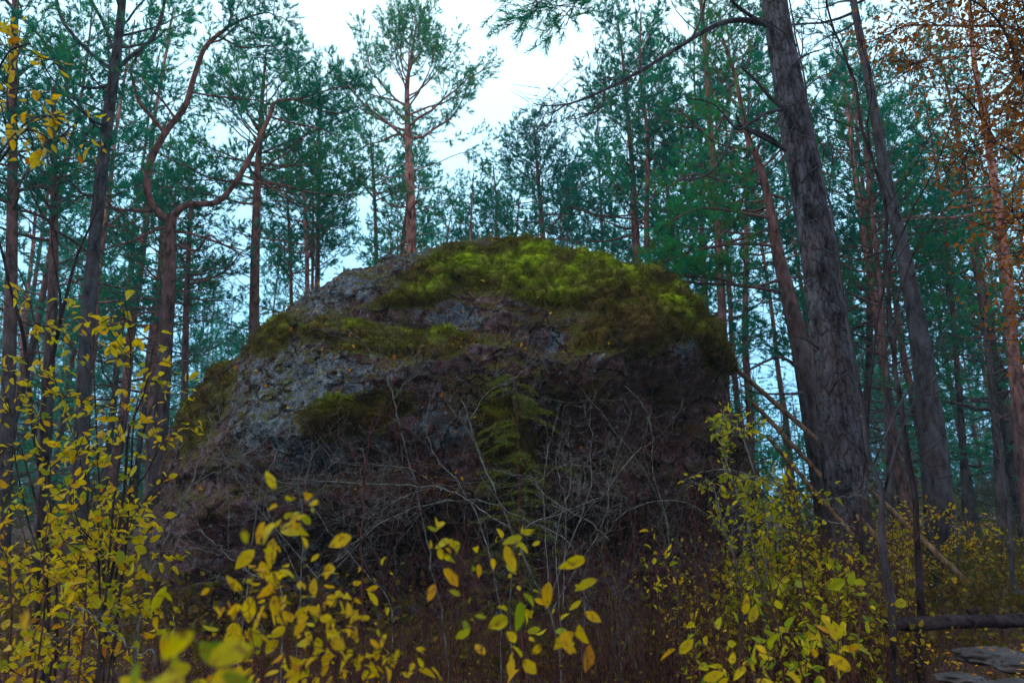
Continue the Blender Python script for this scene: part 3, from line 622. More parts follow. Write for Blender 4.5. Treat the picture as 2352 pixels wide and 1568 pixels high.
def l2x(t, W):
    L = lambda px, **k: t.line(px, 11.5, 11, **k)
    L([(268, 160, 10), (300, 130, 10), (335, 105, 9), (360, 70, 8), (375, 20, 7), (380, -40, 5)], f0=.3, dens=.7)
    L([(262, 165, 9), (230, 140, 9), (185, 100, 8), (145, 50, 8), (130, 0, 7), (128, -50, 5)], f0=.2, dens=.8)
    L([(258, 110, 8), (240, 60, 7), (215, 10, 6), (200, -30, 4)], f0=.3, dens=.8)
    L([(160, 190, 5), (120, 120, 6), (70, 60, 7), (30, 20, 8), (-20, -40, 8)][::-1], f0=.3, dens=.8)
    L([(245, 200, 8), (190, 200, 6), (140, 160, 5), (95, 90, 4)], f0=.4)
    L([(240, 300, 6), (215, 285, 5), (190, 250, 4), (150, 200, 3)], f0=.4, dens=.9)
    L([(225, 450, 7), (190, 445, 6), (165, 420, 4), (130, 395, 3)], f0=.3)
hero('grey pine left of the candelabra pine with limbs forking at the top', [(284, -60, 12), (281, 0, 16), (273, 75, 18), (265, 150, 22), (251, 250, 24), (236, 375, 25), (225, 475, 26), (213, 600, 27), (205, 700, 29), (192, 900, 32), (182, 1200, 36)], Y,
     [dict(z0=zt(330, Y, 270), z1=zt(120, Y, 270), n=9, prof=lambda f: 1.5, el=(.1, .5), dens=.8), dict(z0=zt(110, Y, 270), z1=zt(-60, Y, 270), n=10, prof=lambda f: 1.9, el=(.3, 1.1), dens=.8)], 30, ('bark_grey', 'needle'), nw=.010, K=16, extra=l2x,
     dead=[dict(z0=zt(700, Y, 270), z1=zt(330, Y, 270), n=14, prof=lambda f: 1.1, el=(-.1, .2), r=.02)])
Y = 16.5
hero('full-crowned pine between the candelabra pine and the boulder', [(612, 110, 3), (604, 200, 8), (598, 300, 12), (592, 400, 16), (588, 520, 19), (585, 640, 21), (583, 800, 24), (580, 1000, 28)], Y,
     [dict(z0=zt(430, Y, 600), z1=zt(120, Y, 600), n=46, prof=lambda f: 2.0 * (1 - f) ** .5 + .5, el=(0, 1.1), dens=1.1), dict(z0=zt(480, Y, 600), z1=zt(300, Y, 600), n=10, prof=lambda f: 2.3, el=(0, .3), dens=.8)], 33, ('bark', 'needle'), nw=.014,
     dead=[dict(z0=zt(760, Y, 600), z1=zt(450, Y, 600), n=18, prof=lambda f: 1.5, el=(-.05, .25), r=.022)])
Y = 21.
hero('pine whose dark flat crown fills the gap left of the red-trunked pine', [(735, 205, 3), (733, 300, 6), (732, 420, 8), (730, 600, 10), (728, 900, 13)], Y,
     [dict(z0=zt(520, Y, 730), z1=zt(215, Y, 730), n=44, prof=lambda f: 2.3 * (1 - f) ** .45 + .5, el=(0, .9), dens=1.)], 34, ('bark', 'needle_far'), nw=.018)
for q, (px_, Y, lab) in enumerate([
    ([(690, 360, 3), (700, 480, 8), (705, 600, 10), (706, 720, 11), (708, 900, 13)], 20., 'thin red pine trunk rising from the left slope of the boulder'),
    ([(655, 400, 3), (664, 520, 7), (668, 640, 8), (670, 760, 9), (670, 900, 10)], 23., 'thin pine trunk second from the left slope of the boulder'),
    ([(122, 200, 8), (124, 380, 14), (124, 560, 18), (120, 690, 21), (112, 850, 24), (100, 1100, 28)], 12.5, 'brown pine trunk left of the grey forked pine'),
    ([(440, 430, 5), (434, 560, 10), (428, 700, 13), (425, 850, 15), (420, 1100, 18)], 16., 'brown pine trunk just right of the candelabra pine'),
    ([(372, 420, 4), (368, 600, 9), (358, 760, 12), (348, 900, 14), (340, 1150, 17)], 17., 'dim red pine trunk just left of the candelabra pine'),
    ([(38, -80, 12), (30, 200, 17), (28, 500, 22), (22, 800, 27), (10, 1100, 32)], 11.5, 'brown pine trunk at the left edge of the picture'),
    ([(2120, 200, 4), (2170, 520, 8), (2195, 800, 12), (2210, 1000, 15), (2220, 1200, 18)], 17., 'thin dark pine between the straight grey trunk and the right edge'),
    ([(2230, 560, 6), (2262, 750, 12), (2285, 950, 16), (2298, 1150, 20)], 14.5, 'brown pine trunk standing above the fallen log'),
    ([(1975, 250, 4), (2005, 500, 9), (2028, 750, 12), (2040, 950, 15), (2046, 1150, 17)], 15., 'brown pine trunk just behind the two bare saplings')]):
    pale = 'needle_far' if Y > 17 else 'needle'
    hero(lab, px_, Y, [dict(z0=zt(px_[2][1], Y, px_[2][0]), z1=zt(px_[0][1], Y, px_[0][0]), n=30, prof=lambda f: 1.9 * (1 - f) ** .4 + .4, el=(0, .9), dens=.9)], 50 + q, ('bark_red' if 'red' in lab else 'bark', pale), nw=.015,
         dead=[dict(z0=zt(px_[-1][1] - 150, Y, px_[-1][0]), z1=zt(px_[1][1], Y, px_[1][0]), n=16, prof=lambda f: 1.2, el=(-.1, .25), r=.018)])

# background pines: shared variants, every tree an object of its own
def variant(seed, H, crown0, R0, n, K=9, nw=.026, nl=.12, dens=.8):
    rng = np.random.default_rng(seed); t = Tree(rng, K, nl, nw, .22, 4); k = 9; z = np.linspace(H, -.3, k)
    W = np.column_stack([rng.normal(0, .10, k).cumsum() * .6, rng.normal(0, .10, k).cumsum() * .6, z, np.linspace(.02, .13, k)]); W = smooth_path(W, 3)
    W[:, :2] -= W[-1, :2]; t.wood.tube(W[:, :3], W[:, 3], 9)
    crown_on(t, W, crown0, H - .3, int(n * .68), lambda f: R0 * (1 - f) ** .5 + .5, (-.05, 1.1), .6, .03, dens * 1.5, .38)
    crown_on(t, W, crown0 * .35, crown0, 26, lambda f: 1.7, (-.1, .25), .4, .022, .8, .25, needles=False)
    return t
LABB = 'distant slender pine among the crowded forest background, crown overlapping its neighbours'
VAR = []
for s, H, c0, R0, n_ in [(101, 15, 5.5, 2.3, 46), (102, 15, 8, 2.0, 38), (103, 15, 3.5, 2.6, 56), (104, 15, 7, 2.5, 44), (105, 15, 2.0, 2.2, 60), (106, 15, 6, 1.9, 44)]:
    t = variant(s, H, c0, R0, n_)
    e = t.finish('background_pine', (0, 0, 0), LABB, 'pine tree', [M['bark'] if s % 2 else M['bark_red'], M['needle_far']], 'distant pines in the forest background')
    VAR.append(e)
rng = np.random.default_rng(77)
top_x = [0, 480, 520, 600, 640, 700, 780, 860, 1000, 1100, 1180, 1290, 1380, 1420, 2352]
top_y = [-50, -20, 110, 150, 190, 215, 250, 330, 350, 400, 330, 330, 260, 60, -80]
spots = []
def try_spot(px, Y, hmin=5, cap=0, small=0.):
    x = at(px, 1100, Y)[0]
    if any((x - a) ** 2 + (Y - b) ** 2 < (1.3 if Y < 30 else 1.0) ** 2 for a, b, _ in spots): return
    ty = np.interp(px, top_x, top_y) + rng.uniform(0, 160) + cap
    H = at(px, ty, Y)[2]
    H = min(H, rng.uniform(15, 20))
    spots.append((x, Y, max(H if rng.uniform() > small else rng.uniform(5, 8), hmin)))
for k in range(27): try_spot(rng.uniform(-100, 2450), rng.uniform(19, 30))
for k in range(34): try_spot(rng.uniform(-100, 2450), rng.uniform(30, 50))
for k in range(48): try_spot(rng.uniform(-60, 2410), rng.uniform(50, 85), 9)
for k in range(6): try_spot(rng.uniform(-60, 330), rng.uniform(15, 20))
for k in range(7): try_spot(rng.uniform(2020, 2450), rng.uniform(15.5, 20))
for k in range(18): try_spot(rng.uniform(900, 1500), rng.uniform(20, 27), 5, 60)
for k in range(16): try_spot(rng.uniform(-60, 2420), rng.uniform(20, 36), 5, 0, 1.)
for k in range(7): try_spot(rng.uniform(1480, 1780), rng.uniform(17, 24))
used = [0] * len(VAR)
for k, (x, y, H) in enumerate(spots):
    v = k % len(VAR) if (y < 34 and H > 9) or rng.uniform() < .3 else (2 if rng.uniform() < .4 else 4)
    if not used[v]: o = VAR[v]; used[v] = 1
    else:
        o = VAR[v].copy(); COL.objects.link(o)
        for ch in VAR[v].children:
            c = ch.copy(); COL.objects.link(c); c.parent = o
    px_ = CX + F * x / (y * math.cos(TILT)); sec = 'at the far left' if px_ < 230 else 'between the two left-hand trunks' if px_ < 380 else 'between the candelabra pine and the boulder' if px_ < 700 else 'behind the left shoulder of the boulder' if px_ < 930 else 'behind the boulder top' if px_ < 1300 else 'behind the right shoulder of the boulder' if px_ < 1700 else 'behind the thickest trunk' if px_ < 1960 else 'beyond the straight grey trunk' if px_ < 2150 else 'at the far right'
    o['label'] = ('slender background pine ' if y < 30 else 'distant background pine ' if y < 50 else 'faint farthest pine ') + sec
    s = H / 15; sx = (.55 + .45 * s) * rng.uniform(.9, 1.15)
    o.location = (x, y, float(gz(x, y)) - .05); o.scale = (sx, sx, s); o.rotation_euler = (rng.normal(0, .025), rng.normal(0, .025), rng.uniform(0, 6.28))

rng = np.random.default_rng(909); df = MB(); n_ = 400; y = rng.uniform(88, 150, n_); x = rng.uniform(-.95, .95, n_) * y; h = rng.uniform(9, 20, n_); z = gz(x, y)
b = np.stack([x, y, z - .2], -1); df.sticks(b, b + np.stack([rng.normal(0, .5, n_), rng.normal(0, .5, n_), h], -1), .17, .05, sides=5)
k = 60; c_ = rng.uniform(.0, 1, (n_, k)) ** 1.15; pp = b[:, None] + np.stack([rng.normal(0, 1, (n_, k)) * (1.9 - c_), rng.normal(0, 1, (n_, k)) * (1.9 - c_), c_ * h[:, None]], -1)
tufts(df, pp.reshape(-1, 3), rng.normal(size=(n_ * k, 3)) * .5 + [0, 0, .2], 8, .42, .14, rng, 1)
tag(df.build('distant_forest', [M['bark'], M['needle_far']], smooth=False), kind='stuff')

# ------------------------------------------------------------------ broadleaved things
# leaf: x along the midrib 0..1, y width, z up
_lt = np.array([0, .16, .38, .62, .84, 1.]); _lw = np.array([0, .17, .25, .23, .12, 0])
LV = [[0, 0, 0]]
for t_, w_ in zip(_lt[1:-1], _lw[1:-1]): LV += [[t_, w_, 1], [t_, 0, 0], [t_, -w_, 1]]
LV.append([1, 0, 0]); LV = np.array(LV, float)
LQ = []
for k in range(3):
    a = 1 + 3 * k; LQ += [[a, a + 1, a + 4, a + 3], [a + 1, a + 2, a + 5, a + 4]]
LT = [[0, 2, 1], [0, 3, 2], [10, 11, 13], [11, 12, 13]]
LQ, LT = np.array(LQ), np.array([[0, 2, 1], [0, 3, 2], [10, 11, 13], [11, 12, 13]])
def leaves(mb, P0, Ax, Nr, L, rng, tint, wd=1.0, mat=0):
    P0 = np.asarray(P0, float); m_ = len(P0)
    if m_ == 0: return
    Ax = unit(Ax); Nr = unit(Nr - (Nr * Ax).sum(-1, keepdims=True) * Ax); S = np.cross(Nr, Ax)
    L = (np.broadcast_to(L, (m_,)) * rng.choice([.6, .85, 1., 1.15], m_))[:, None]; wd = (np.broadcast_to(wd, (m_,)) * rng.uniform(.7, 1.25, m_))[:, None]
    fold = rng.uniform(.05, .8, (m_, 1)); bend = rng.uniform(-.2, .7, (m_, 1)); tw = rng.normal(0, .3, (m_, 1))
    x = LV[None, :, 0]; y = LV[None, :, 1] * wd * (1 + .08 * rng.normal(size=(m_, len(LV)))); z = np.abs(y) * fold * LV[None, :, 2] - bend * x * x + tw * y * x
    V = P0[:, None] + L[:, :, None] * (x[..., None] * Ax[:, None] + y[..., None] * S[:, None] + z[..., None] * Nr[:, None])
    off = (np.arange(m_) * len(LV))[:, None, None]; T = np.repeat(np.broadcast_to(tint, (m_,)), len(LV))
    mb.add(V, (LQ[None] + off).reshape(-1, 4), T, mat, np.tile(np.column_stack([LV[:, 2], LV[:, 0]]), (m_, 1))); s = mb.n - len(V.reshape(-1, 3))
    mb.Fq.append(((LT[None] + off).reshape(-1, 3) + s, mat))

def shrub(name, label, cat, stems, Y, seed, leaf=.045, dens=22, tw=.30, tint=(.5, .18), stem_w=7, base=None, f0=.3, wm='brown_twig', lm='leaf', droop=.5, wd=1.0, group=None, twk=7, Yj=.25, extra=None, jit=0.02):
    """stems: picture-space polylines from the foot upward; each gets side twigs and leaves"""
    rng = np.random.default_rng(seed); wo_, lf = MB(), MB(); b0 = None; lp, la = [], []
    for st in stems:
        Ys = Y + rng.normal(0, Yj); pts = np.array([at(a[0], a[1], Ys) for a in st]); ddy = rng.normal(0, .12, len(pts)).cumsum(); pts[:, 1] += ddy; pts[:, 0] *= (pts[:, 1] / Ys)
        pts[:, 2] = CAMZ + (pts[:, 2] - CAMZ) * (pts[:, 1] / Ys)
        if st[0][1] > 1150 and pts[0, 2] > .05:
            pts = np.vstack([[pts[0, 0] + rng.normal(0, .05), pts[0, 1], float(gz(pts[0, 0], pts[0, 1])) - .03], pts])
        if b0 is None: b0 = pts[0].copy()
        W = smooth_path(pts, 5); r0 = wpx(stem_w, W[0]) / 2 if base is None else base
        wo_.tube(W, r0 * np.linspace(1, .3, len(W)), 6)
        seg = np.linalg.norm(np.diff(W, axis=0), axis=1); Lt = seg.sum(); cum = np.concatenate([[0], np.cumsum(seg)])
        nb = max(2, int(Lt * twk)); A, B = [], []
        for k in range(nb):
            f = f0 + (1 - f0) * rng.uniform(); x = f * Lt; i = min(max(int(np.searchsorted(cum, x) - 1), 0), len(seg) - 1)
            p = W[i] + (W[i + 1] - W[i]) * ((x - cum[i]) / seg[i]); d = unit(W[i + 1] - W[i])
            dd = unit(d * .6 + rng.normal(0, .7, 3) + [0, 0, .15]); l = tw * rng.uniform(.4, 1.2) * (1.15 - .5 * f)
            q = [p]
            for u in range(3): q.append(q[-1] + dd * l / 3); dd = unit(dd + rng.normal(0, .25, 3))
            for u in range(3): A.append(q[u]); B.append(q[u + 1])
            q = np.array(q); nl_ = max(2, int(l * dens)); tt = rng.uniform(.25, 3, nl_); ii = np.minimum(tt.astype(int), 2)
            lp += list(q[ii] + (q[ii + 1] - q[ii]) * (tt - ii)[:, None]); la += list(unit(q[ii + 1] - q[ii]) + rng.normal(0, .6, (nl_, 3)) + [0, 0, -droop])
            lp.append(q[-1]); la.append(dd + np.array([0, 0, -.3]))
        wo_.sticks(A, B, r0 * .3 + .0006, r0 * .2 + .0005, sides=4)
    lp, la = np.array(lp), np.array(la); m_ = len(lp); nr = rng.normal(0, .8, (m_, 3)) + [0, -.5, .6]
    lp = lp + rng.normal(0, jit, lp.shape)
    leaves(lf, lp, la, nr, leaf * rng.uniform(.55, 1.2, m_), rng, np.clip(rng.normal(tint[0], tint[1], m_), 0, 1), wd)
    if extra is not None: extra(lf, rng, wo_)
    base_ = np.array([b0[0], b0[1], 0]); e = empty(name, base_, label, cat, group)
    wo_.build('stem', M[wm], e, shift=base_); lf.build('foliage', M[lm], e, shift=base_, smooth=False); return e

# left yellow thicket
shrub('yellow_shrub', 'tall yellow-leaved shrub with curved dark stem at the left edge', 'shrub', [[(130, 1500), (115, 1150), (100, 900), (70, 700), (20, 560)], [(130, 1400), (95, 1200), (40, 1000), (0, 860)], [(110, 1400), (60, 1180), (30, 1000), (50, 850)]], 3.6, 201, leaf=.056, dens=32, tw=.34, twk=6, tint=(.50, .13), wm='twig')
shrub('yellow_shrub', 'yellow-leaved shrub whose leaves mass in front of the grey forked pine', 'shrub', [[(240, 1500), (235, 1250), (225, 1050), (215, 850), (205, 700)], [(235, 1420), (215, 1150), (150, 950), (120, 850)], [(240, 1400), (262, 1150), (290, 950), (300, 800), (280, 700)], [(230, 1350), (180, 1200), (140, 1080)]], 3.3, 202, leaf=.053, dens=40, tw=.36, twk=8, tint=(.50, .14), wm='twig')
shrub('yellow_shrub', 'slim yellow-leaved shrub in front of the candelabra pine trunk', 'shrub', [[(265, 1480), (290, 1180), (325, 1010), (362, 900), (390, 820)], [(280, 1330), (300, 1100), (310, 950), (345, 830)], [(290, 1200), (340, 1080), (395, 970)]], 3.7, 203, leaf=.055, dens=28, tw=.30, twk=6, tint=(.50, .14), wm='twig')
shrub('yellow_shrub', 'low dense yellow-leaved shrub beside the left foot of the boulder', 'shrub', [[(60, 1560), (70, 1400), (60, 1250), (30, 1150)], [(150, 1560), (165, 1380), (190, 1250), (215, 1120)], [(180, 1560), (195, 1400), (200, 1280)], [(90, 1500), (100, 1300), (110, 1180)], [(20, 1500), (20, 1330), (5, 1200)]], 2.7, 204, leaf=.046, dens=38, tw=.27, twk=7, tint=(.56, .2))
shrub('young_aspen', 'slender young tree with drooping yellow leaves at the upper left', 'tree', [[(-180, 1500), (-150, 900), (-120, 500), (-40, 260), (60, 200), (120, 240)], [(-120, 560), (-20, 380), (80, 270), (160, 290), (235, 330)], [(-60, 320), (-20, 200), (20, 120), (70, 100)], [(-90, 480), (0, 370), (60, 300), (130, 330)]], 3.0, 205, leaf=.060, dens=22, tw=.22, twk=9, f0=.62, wm='twig', tint=(.62, .16), Yj=.1)
# bare dark sapling at left
def bare(name, label, cat, paths, Y, seed, wm='bark_dark', twigs=9, tl=.5, group=None, f0=.25, fine=True, Y1=None, tr=.16, part='trunk', nest=2):
    rng = np.random.default_rng(seed); wo_, tgs = MB(), []; b0 = None
    for pth in paths:
        tg = MB(); tgs.append(tg)
        n = len(pth); ys = np.linspace(Y, Y1 if Y1 is not None else Y, n)
        W = np.array([[*at(a[0], a[1], y), 0] for a, y in zip(pth, ys)])
        for q, a in zip(W, pth): q[3] = max(wpx(a[2] * (.42 if part == 'branch' else .85), q[:3]) / 2, .0012)
        if b0 is None:
            if W[0, 2] > .1 and pth[0][1] > 1250: W = np.vstack([[W[0, 0], W[0, 1], float(gz(W[0, 0], W[0, 1])) - .05, W[0, 3] * 1.15], W])
            b0 = W[0, :3].copy()
        W = smooth_path(W, 5); 
        if len(W) > 8: W[2:-1, :3] += (noise3(W[2:-1, :3] * 3)[:, None] * np.array([[.05, 0, .02]])) * min(1, W[:, 3].max() * 40) + (rng.normal(0, .006, (len(W) - 3, 3)) if part == 'branch' else 0)
        wo_.tube(W[:, :3], W[:, 3], 8)
        def rec(Wp, r, depth, L, count):
            seg = np.linalg.norm(np.diff(Wp, axis=0), axis=1); Lt = seg.sum(); cum = np.concatenate([[0], np.cumsum(seg)])
            for k in range(count):
                f = f0 + (1 - f0) * (k + rng.uniform()) / count; x = min(f, .99) * Lt; i = min(max(int(np.searchsorted(cum, x) - 1), 0), len(seg) - 1)
                p = Wp[i] + (Wp[i + 1] - Wp[i]) * ((x - cum[i]) / seg[i]); d = unit(Wp[i + 1] - Wp[i])
                dd = unit(d * .7 + rng.normal(0, .6, 3)); l = L * rng.uniform(.35, 1.2); q = [p]
                for u in range(4): q.append(q[-1] + dd * l / 4); dd = unit(dd + rng.normal(0, .16, 3) + [0, 0, .05])
                q = np.array(q); rr_ = r * rng.uniform(.6, 1) * np.linspace(1, .35, 5); tg.tube(q, np.maximum(rr_, .0009), 4)
                if depth > 1: rec(q, r * .55, depth - 1, L * .45, 4)
        rec(W[:, :3], W[:, 3].mean() * tr * 2, nest, tl, twigs)
    base_ = np.array([b0[0], b0[1], max(0, min(b0[2], .0))]); e = empty(name, base_, label, cat, group)
    wo_.build(part, M[wm], e, shift=base_)
    for tg in tgs:
        if tg.n: tg.build('twig_spray', M[wm], e, shift=base_)
    return e
bare('bare_sapling', 'dark forked bare sapling rising through the yellow leaves at left', 'sapling', [[(85, 1420, 14), (95, 1100, 12), (105, 900, 11), (130, 780, 10), (150, 680, 8), (185, 570, 6), (225, 480, 4)], [(135, 770, 7), (138, 690, 6), (125, 600, 4), (118, 500, 3)]], 4.2, 301, twigs=7, tl=.6)
bare('bare_sapling', 'leaning dark bare stem at the far left edge', 'sapling', [[(105, 1480, 13), (98, 1150, 12), (82, 1000, 11), (66, 850, 10), (45, 740, 9), (20, 640, 8), (-5, 540, 6)]], 4.0, 302, twigs=5, tl=.5)
bare('bare_sapling', 'thin dark bare stem curving through the left thicket', 'sapling', [[(228, 1540, 10), (240, 1400, 9), (275, 1200, 8), (290, 1080, 7), (300, 980, 6), (330, 900, 5), (350, 800, 3)], [(272, 1250, 5), (240, 1200, 4), (215, 1160, 3)]], 3.4, 303, twigs=6, tl=.35)
# saplings on the right, in front of the big trunk
bare('bare_sapling', 'tall dark bare sapling crossing between the two big right-hand trunks', 'sapling', [[(2113, 1530, 22), (2114, 1384, 19), (2108, 1234, 17), (2098, 1109, 15), (2078, 984, 13), (2063, 884, 12), (2053, 784, 12), (2043, 700, 11), (2033, 550, 10), (2028, 450, 9), (2003, 375, 8), (1983, 300, 8), (1963, 190, 7), (1933, 115, 6), (1898, 0, 5), (1880, -60, 4)]], 5.6, 304, twigs=20, tl=.9, tr=.22)
bare('bare_sapling', 'slender bare sapling running up along the thickest trunk', 'sapling', [[(2057, 1550, 24), (2048, 1434, 22), (2028, 1234, 20), (2023, 1134, 15), (2003, 1064, 12), (1988, 984, 11), (1972, 890, 10), (1958, 809, 9), (1938, 700, 8), (1908, 500, 7), (1878, 375, 6), (1848, 200, 5), (1813, 0, 4)], [(2025, 1150, 8), (2050, 1060, 6), (2080, 960, 5), (2130, 880, 4), (2200, 800, 2)], [(2005, 1070, 6), (2060, 940, 5), (2110, 860, 4), (2160, 780, 2)]], 5.0, 305, twigs=18, tl=.8, tr=.25, wm='bark_grey')
bare('bare_sapling', 'grey bare stem with a swept foot near the right edge above the log', 'sapling', [[(2360, 1385, 15), (2330, 1345, 14), (2322, 1250, 12), (2314, 1134, 11), (2296, 1000, 9), (2275, 860, 7), (2262, 700, 4)]], 7.5, 306, twigs=9, tl=.6, wm='bark_grey')
# thin branches crossing the sky at right
bare('bare_sapling', 'arching thin bare sapling whose twigs cross the sky right of the straight trunk', 'sapling', [[(1985, 1400, 12), (1975, 1200, 10), (1990, 1000, 8), (2010, 760, 7), (2045, 600, 6), (2100, 480, 5), (2150, 380, 4), (2200, 250, 3)], [(2060, 690, 5), (2110, 560, 4), (2180, 470, 3), (2240, 400, 2)]], 5.8, 307, twigs=12, tl=.7)

# right: yellow-green shrub
shrub('yellow_green_shrub', 'tall yellow-green shrub leaning on the right side of the boulder', 'shrub', [[(1760, 1480), (1740, 1300), (1700, 1150), (1665, 1050), (1640, 950)], [(1760, 1400), (1760, 1250), (1750, 1150), (1712, 1020), (1690, 975)], [(1780, 1350), (1790, 1200), (1790, 1120), (1765, 1080)], [(1700, 1350), (1660, 1200), (1635, 1100)]], 5.6, 211, leaf=.055, dens=58, tw=.30, twk=13, tint=(.30, .14), wm='lichen_twig')
shrub('yellow_green_shrub', 'bushy yellow-green shrub below the leaning poles', 'shrub', [[(1850, 1500), (1845, 1350), (1830, 1200), (1815, 1120)], [(1870, 1500), (1890, 1350), (1880, 1200), (1865, 1100)], [(1800, 1480), (1790, 1350), (1780, 1240)], [(1900, 1500), (1930, 1380), (1935, 1270)]], 5.0, 212, leaf=.048, dens=54, tw=.32, twk=13, tint=(.34, .15))
shrub('yellow_green_shrub', 'low green-leaved shrub in front of the thickest trunk', 'shrub', [[(1930, 1568), (1925, 1440), (1930, 1340)], [(1960, 1560), (1975, 1440), (1970, 1330)], [(1880, 1560), (1860, 1420), (1845, 1330)], [(1800, 1568), (1790, 1450), (1760, 1370)]], 3.4, 213, leaf=.055, dens=26, tw=.26, twk=12, tint=(.28, .12))
shrub('yellow_green_shrub', 'loose leafy shrub at the bottom between the boulder and the log', 'shrub', [[(1620, 1600), (1590, 1480), (1560, 1350), (1530, 1280)], [(1700, 1600), (1700, 1450), (1690, 1330)], [(1560, 1600), (1520, 1450), (1500, 1330)], [(1650, 1600), (1640, 1450), (1620, 1360)]], 3.6, 214, leaf=.042, dens=12, tw=.28, twk=9, tint=(.42, .18))
shrub('yellow_green_shrub', 'small leafy shrub along the bottom edge beside the log', 'shrub', [[(1850, 1640), (1840, 1540), (1820, 1480)], [(1740, 1640), (1735, 1540), (1750, 1470)], [(1930, 1640), (1925, 1560), (1900, 1500)], [(1660, 1640), (1670, 1560), (1660, 1490)]], 2.4, 215, leaf=.05, dens=14, tw=.2, twk=9, tint=(.45, .2))

for k, (lab, x0, y0, Y_, tn) in enumerate([('distant yellowish bush right of the thickest trunk foot', 2050, 1165, 8.5, .55), ('yellow bush beyond the straight grey trunk foot', 2110, 1150, 10.0, .6), ('yellow-brown bush between the straight grey trunk and the right edge', 2190, 1170, 11.0, .65), ('dim olive bush at the right edge behind the log', 2300, 1215, 9.5, .5), ('olive bush behind the leaning poles', 1990, 1190, 9.0, .45)]):
    shrub('distant_bush', lab, 'shrub', [[(x0 + a, 1420), (x0 + a * 1.4, 1300), (x0 + a * 2, y0 + b)] for a, b in ((0, 0), (22, 20), (-22, 15), (40, 50), (-38, 45))], Y_, 240 + k, leaf=.06, dens=26, tw=.35, twk=9, tint=(tn, .15), stem_w=3, group='yellowish bushes among the right-hand trunks')

# rusty birch, upper right
shrub('rusty_birch', 'birch with dense rusty orange leaves hanging over the upper right corner', 'tree',
      [[(2520, 1500), (2500, 1000), (2440, 500), (2352, 184), (2288, 125), (2226, 106), (2148, 125), (2090, 150)], [(2500, 900), (2440, 480), (2400, 250), (2330, 40), (2280, -60)], [(2440, 450), (2360, 380), (2290, 330), (2230, 340), (2180, 380)],
       [(2352, 184), (2300, 60), (2230, 0), (2150, -20)], [(2480, 750), (2420, 600), (2350, 520), (2320, 480)], [(2500, 950), (2440, 800), (2370, 700), (2335, 640)], [(2400, 250), (2360, 60), (2340, -40)], [(2440, 400), (2380, 300), (2330, 250), (2290, 240)], [(2300, 60), (2200, 60), (2080, 60), (2030, 90)], [(2290, 330), (2240, 250), (2190, 200)]],
      6.0, 221, leaf=.045, dens=56, tw=.60, twk=25, stem_w=7, f0=.30, tint=(.42, .22), lm='leaf_rust', wm='bark_dark', Yj=.5, jit=.11, wd=1.25)

# foreground leafy branches: hand-placed big leaves plus sprays
HAND = [(722, 1178, 705, 1150, 36, .25), (690, 1195, 665, 1163, 44, .30), (682, 1228, 645, 1200, 44, .38), (712, 1205, 692, 1172, 30, .3), (585, 1262, 538, 1305, 60, .58), (628, 1235, 618, 1298, 66, .6), (645, 1268, 634, 1240, 36, .66), (600, 1288, 612, 1330, 46, .66),
        (572, 1368, 573, 1436, 70, .62), (808, 1232, 762, 1245, 48, .6), (735, 1272, 692, 1298, 48, .6), (758, 1292, 745, 1338, 52, .72), (1035, 1240, 1000, 1255, 38, .4), (1008, 1258, 1018, 1290, 36, .55), (1020, 1270, 1038, 1292, 28, .5),
        (1018, 1305, 1045, 1342, 46, .8), (998, 1340, 985, 1378, 40, .85), (1098, 1295, 1108, 1342, 50, .75), (1128, 1282, 1150, 1322, 46, .68), (1160, 1250, 1182, 1308, 58, .62), (1188, 1240, 1212, 1276, 44, .4), (1240, 1242, 1212, 1262, 36, .42), (1200, 1232, 1160, 1242, 40, .3),
        (1345, 1282, 1298, 1298, 42, .55), (1372, 1330, 1330, 1342, 40, .4), (1262, 1335, 1250, 1392, 60, .78), (1335, 1378, 1302, 1405, 44, .45), (1320, 1342, 1350, 1362, 36, .35), (1165, 1415, 1122, 1442, 50, .4), (1195, 1380, 1200, 1446, 64, .2), (1200, 1362, 1240, 1388, 42, .25),
        (1162, 1450, 1202, 1482, 52, .58), (1242, 1478, 1218, 1512, 48, .66), (1292, 1448, 1305, 1482, 60, .66), (1318, 1450, 1270, 1490, 52, .64), (1330, 1432, 1342, 1492, 60, .64), (1342, 1405, 1385, 1425, 42, .7), (1355, 1478, 1345, 1535, 54, .9), (1178, 1510, 1172, 1568, 56, .62), (1200, 1515, 1228, 1545, 46, .58),
        (382, 1345, 345, 1402, 62, .4), (380, 1358, 402, 1400, 50, .4), (345, 1372, 330, 1410, 44, .38), (400, 1392, 420, 1418, 34, .42), (362, 1415, 345, 1455, 48, .72), (380, 1450, 372, 1498, 46, .85), (548, 1430, 520, 1500, 66, .6), (590, 1462, 560, 1512, 60, .25), (640, 1470, 600, 1500, 50, .58),
        (420, 1440, 405, 1470, 0, .6), (1955, 1540, 1918, 1510, 60, .66), (1990, 1340, 1945, 1325, 46, .28), (1940, 1330, 1905, 1350, 40, .3), (1760, 1500, 1735, 1478, 40, .66), (1860, 1490, 1890, 1512, 40, .8), (1840, 1568, 1815, 1545, 50, .6),
        (1615, 1560, 1655, 1545, 44, .55), (1650, 1570, 1690, 1545, 44, .6), (1560, 1500, 1588, 1470, 36, .5)]
def hand(lst, Y, push=0.):
    def f(lf, rng, wo_):
        for (x0, y0, x1, y1, L_, tn) in lst:
            if L_ == 0: continue
            a = at(x0, y0, Y); b = at(x1, y1, Y - rng.uniform(-.02, .02)); ln = max(np.linalg.norm(b - a), wpx(L_, a) * .9)
            nr = np.array([rng.normal(0, .35), -1, rng.normal(.25, .3)])
            leaves(lf, [a], np.array([b - a]), np.array([nr]), ln, rng, tn, rng.uniform(.8, 1.1))
            wo_.sticks([a], [a - unit(b - a) * ln * .3 + [0, .01, 0]], .0012, .001)
    return f
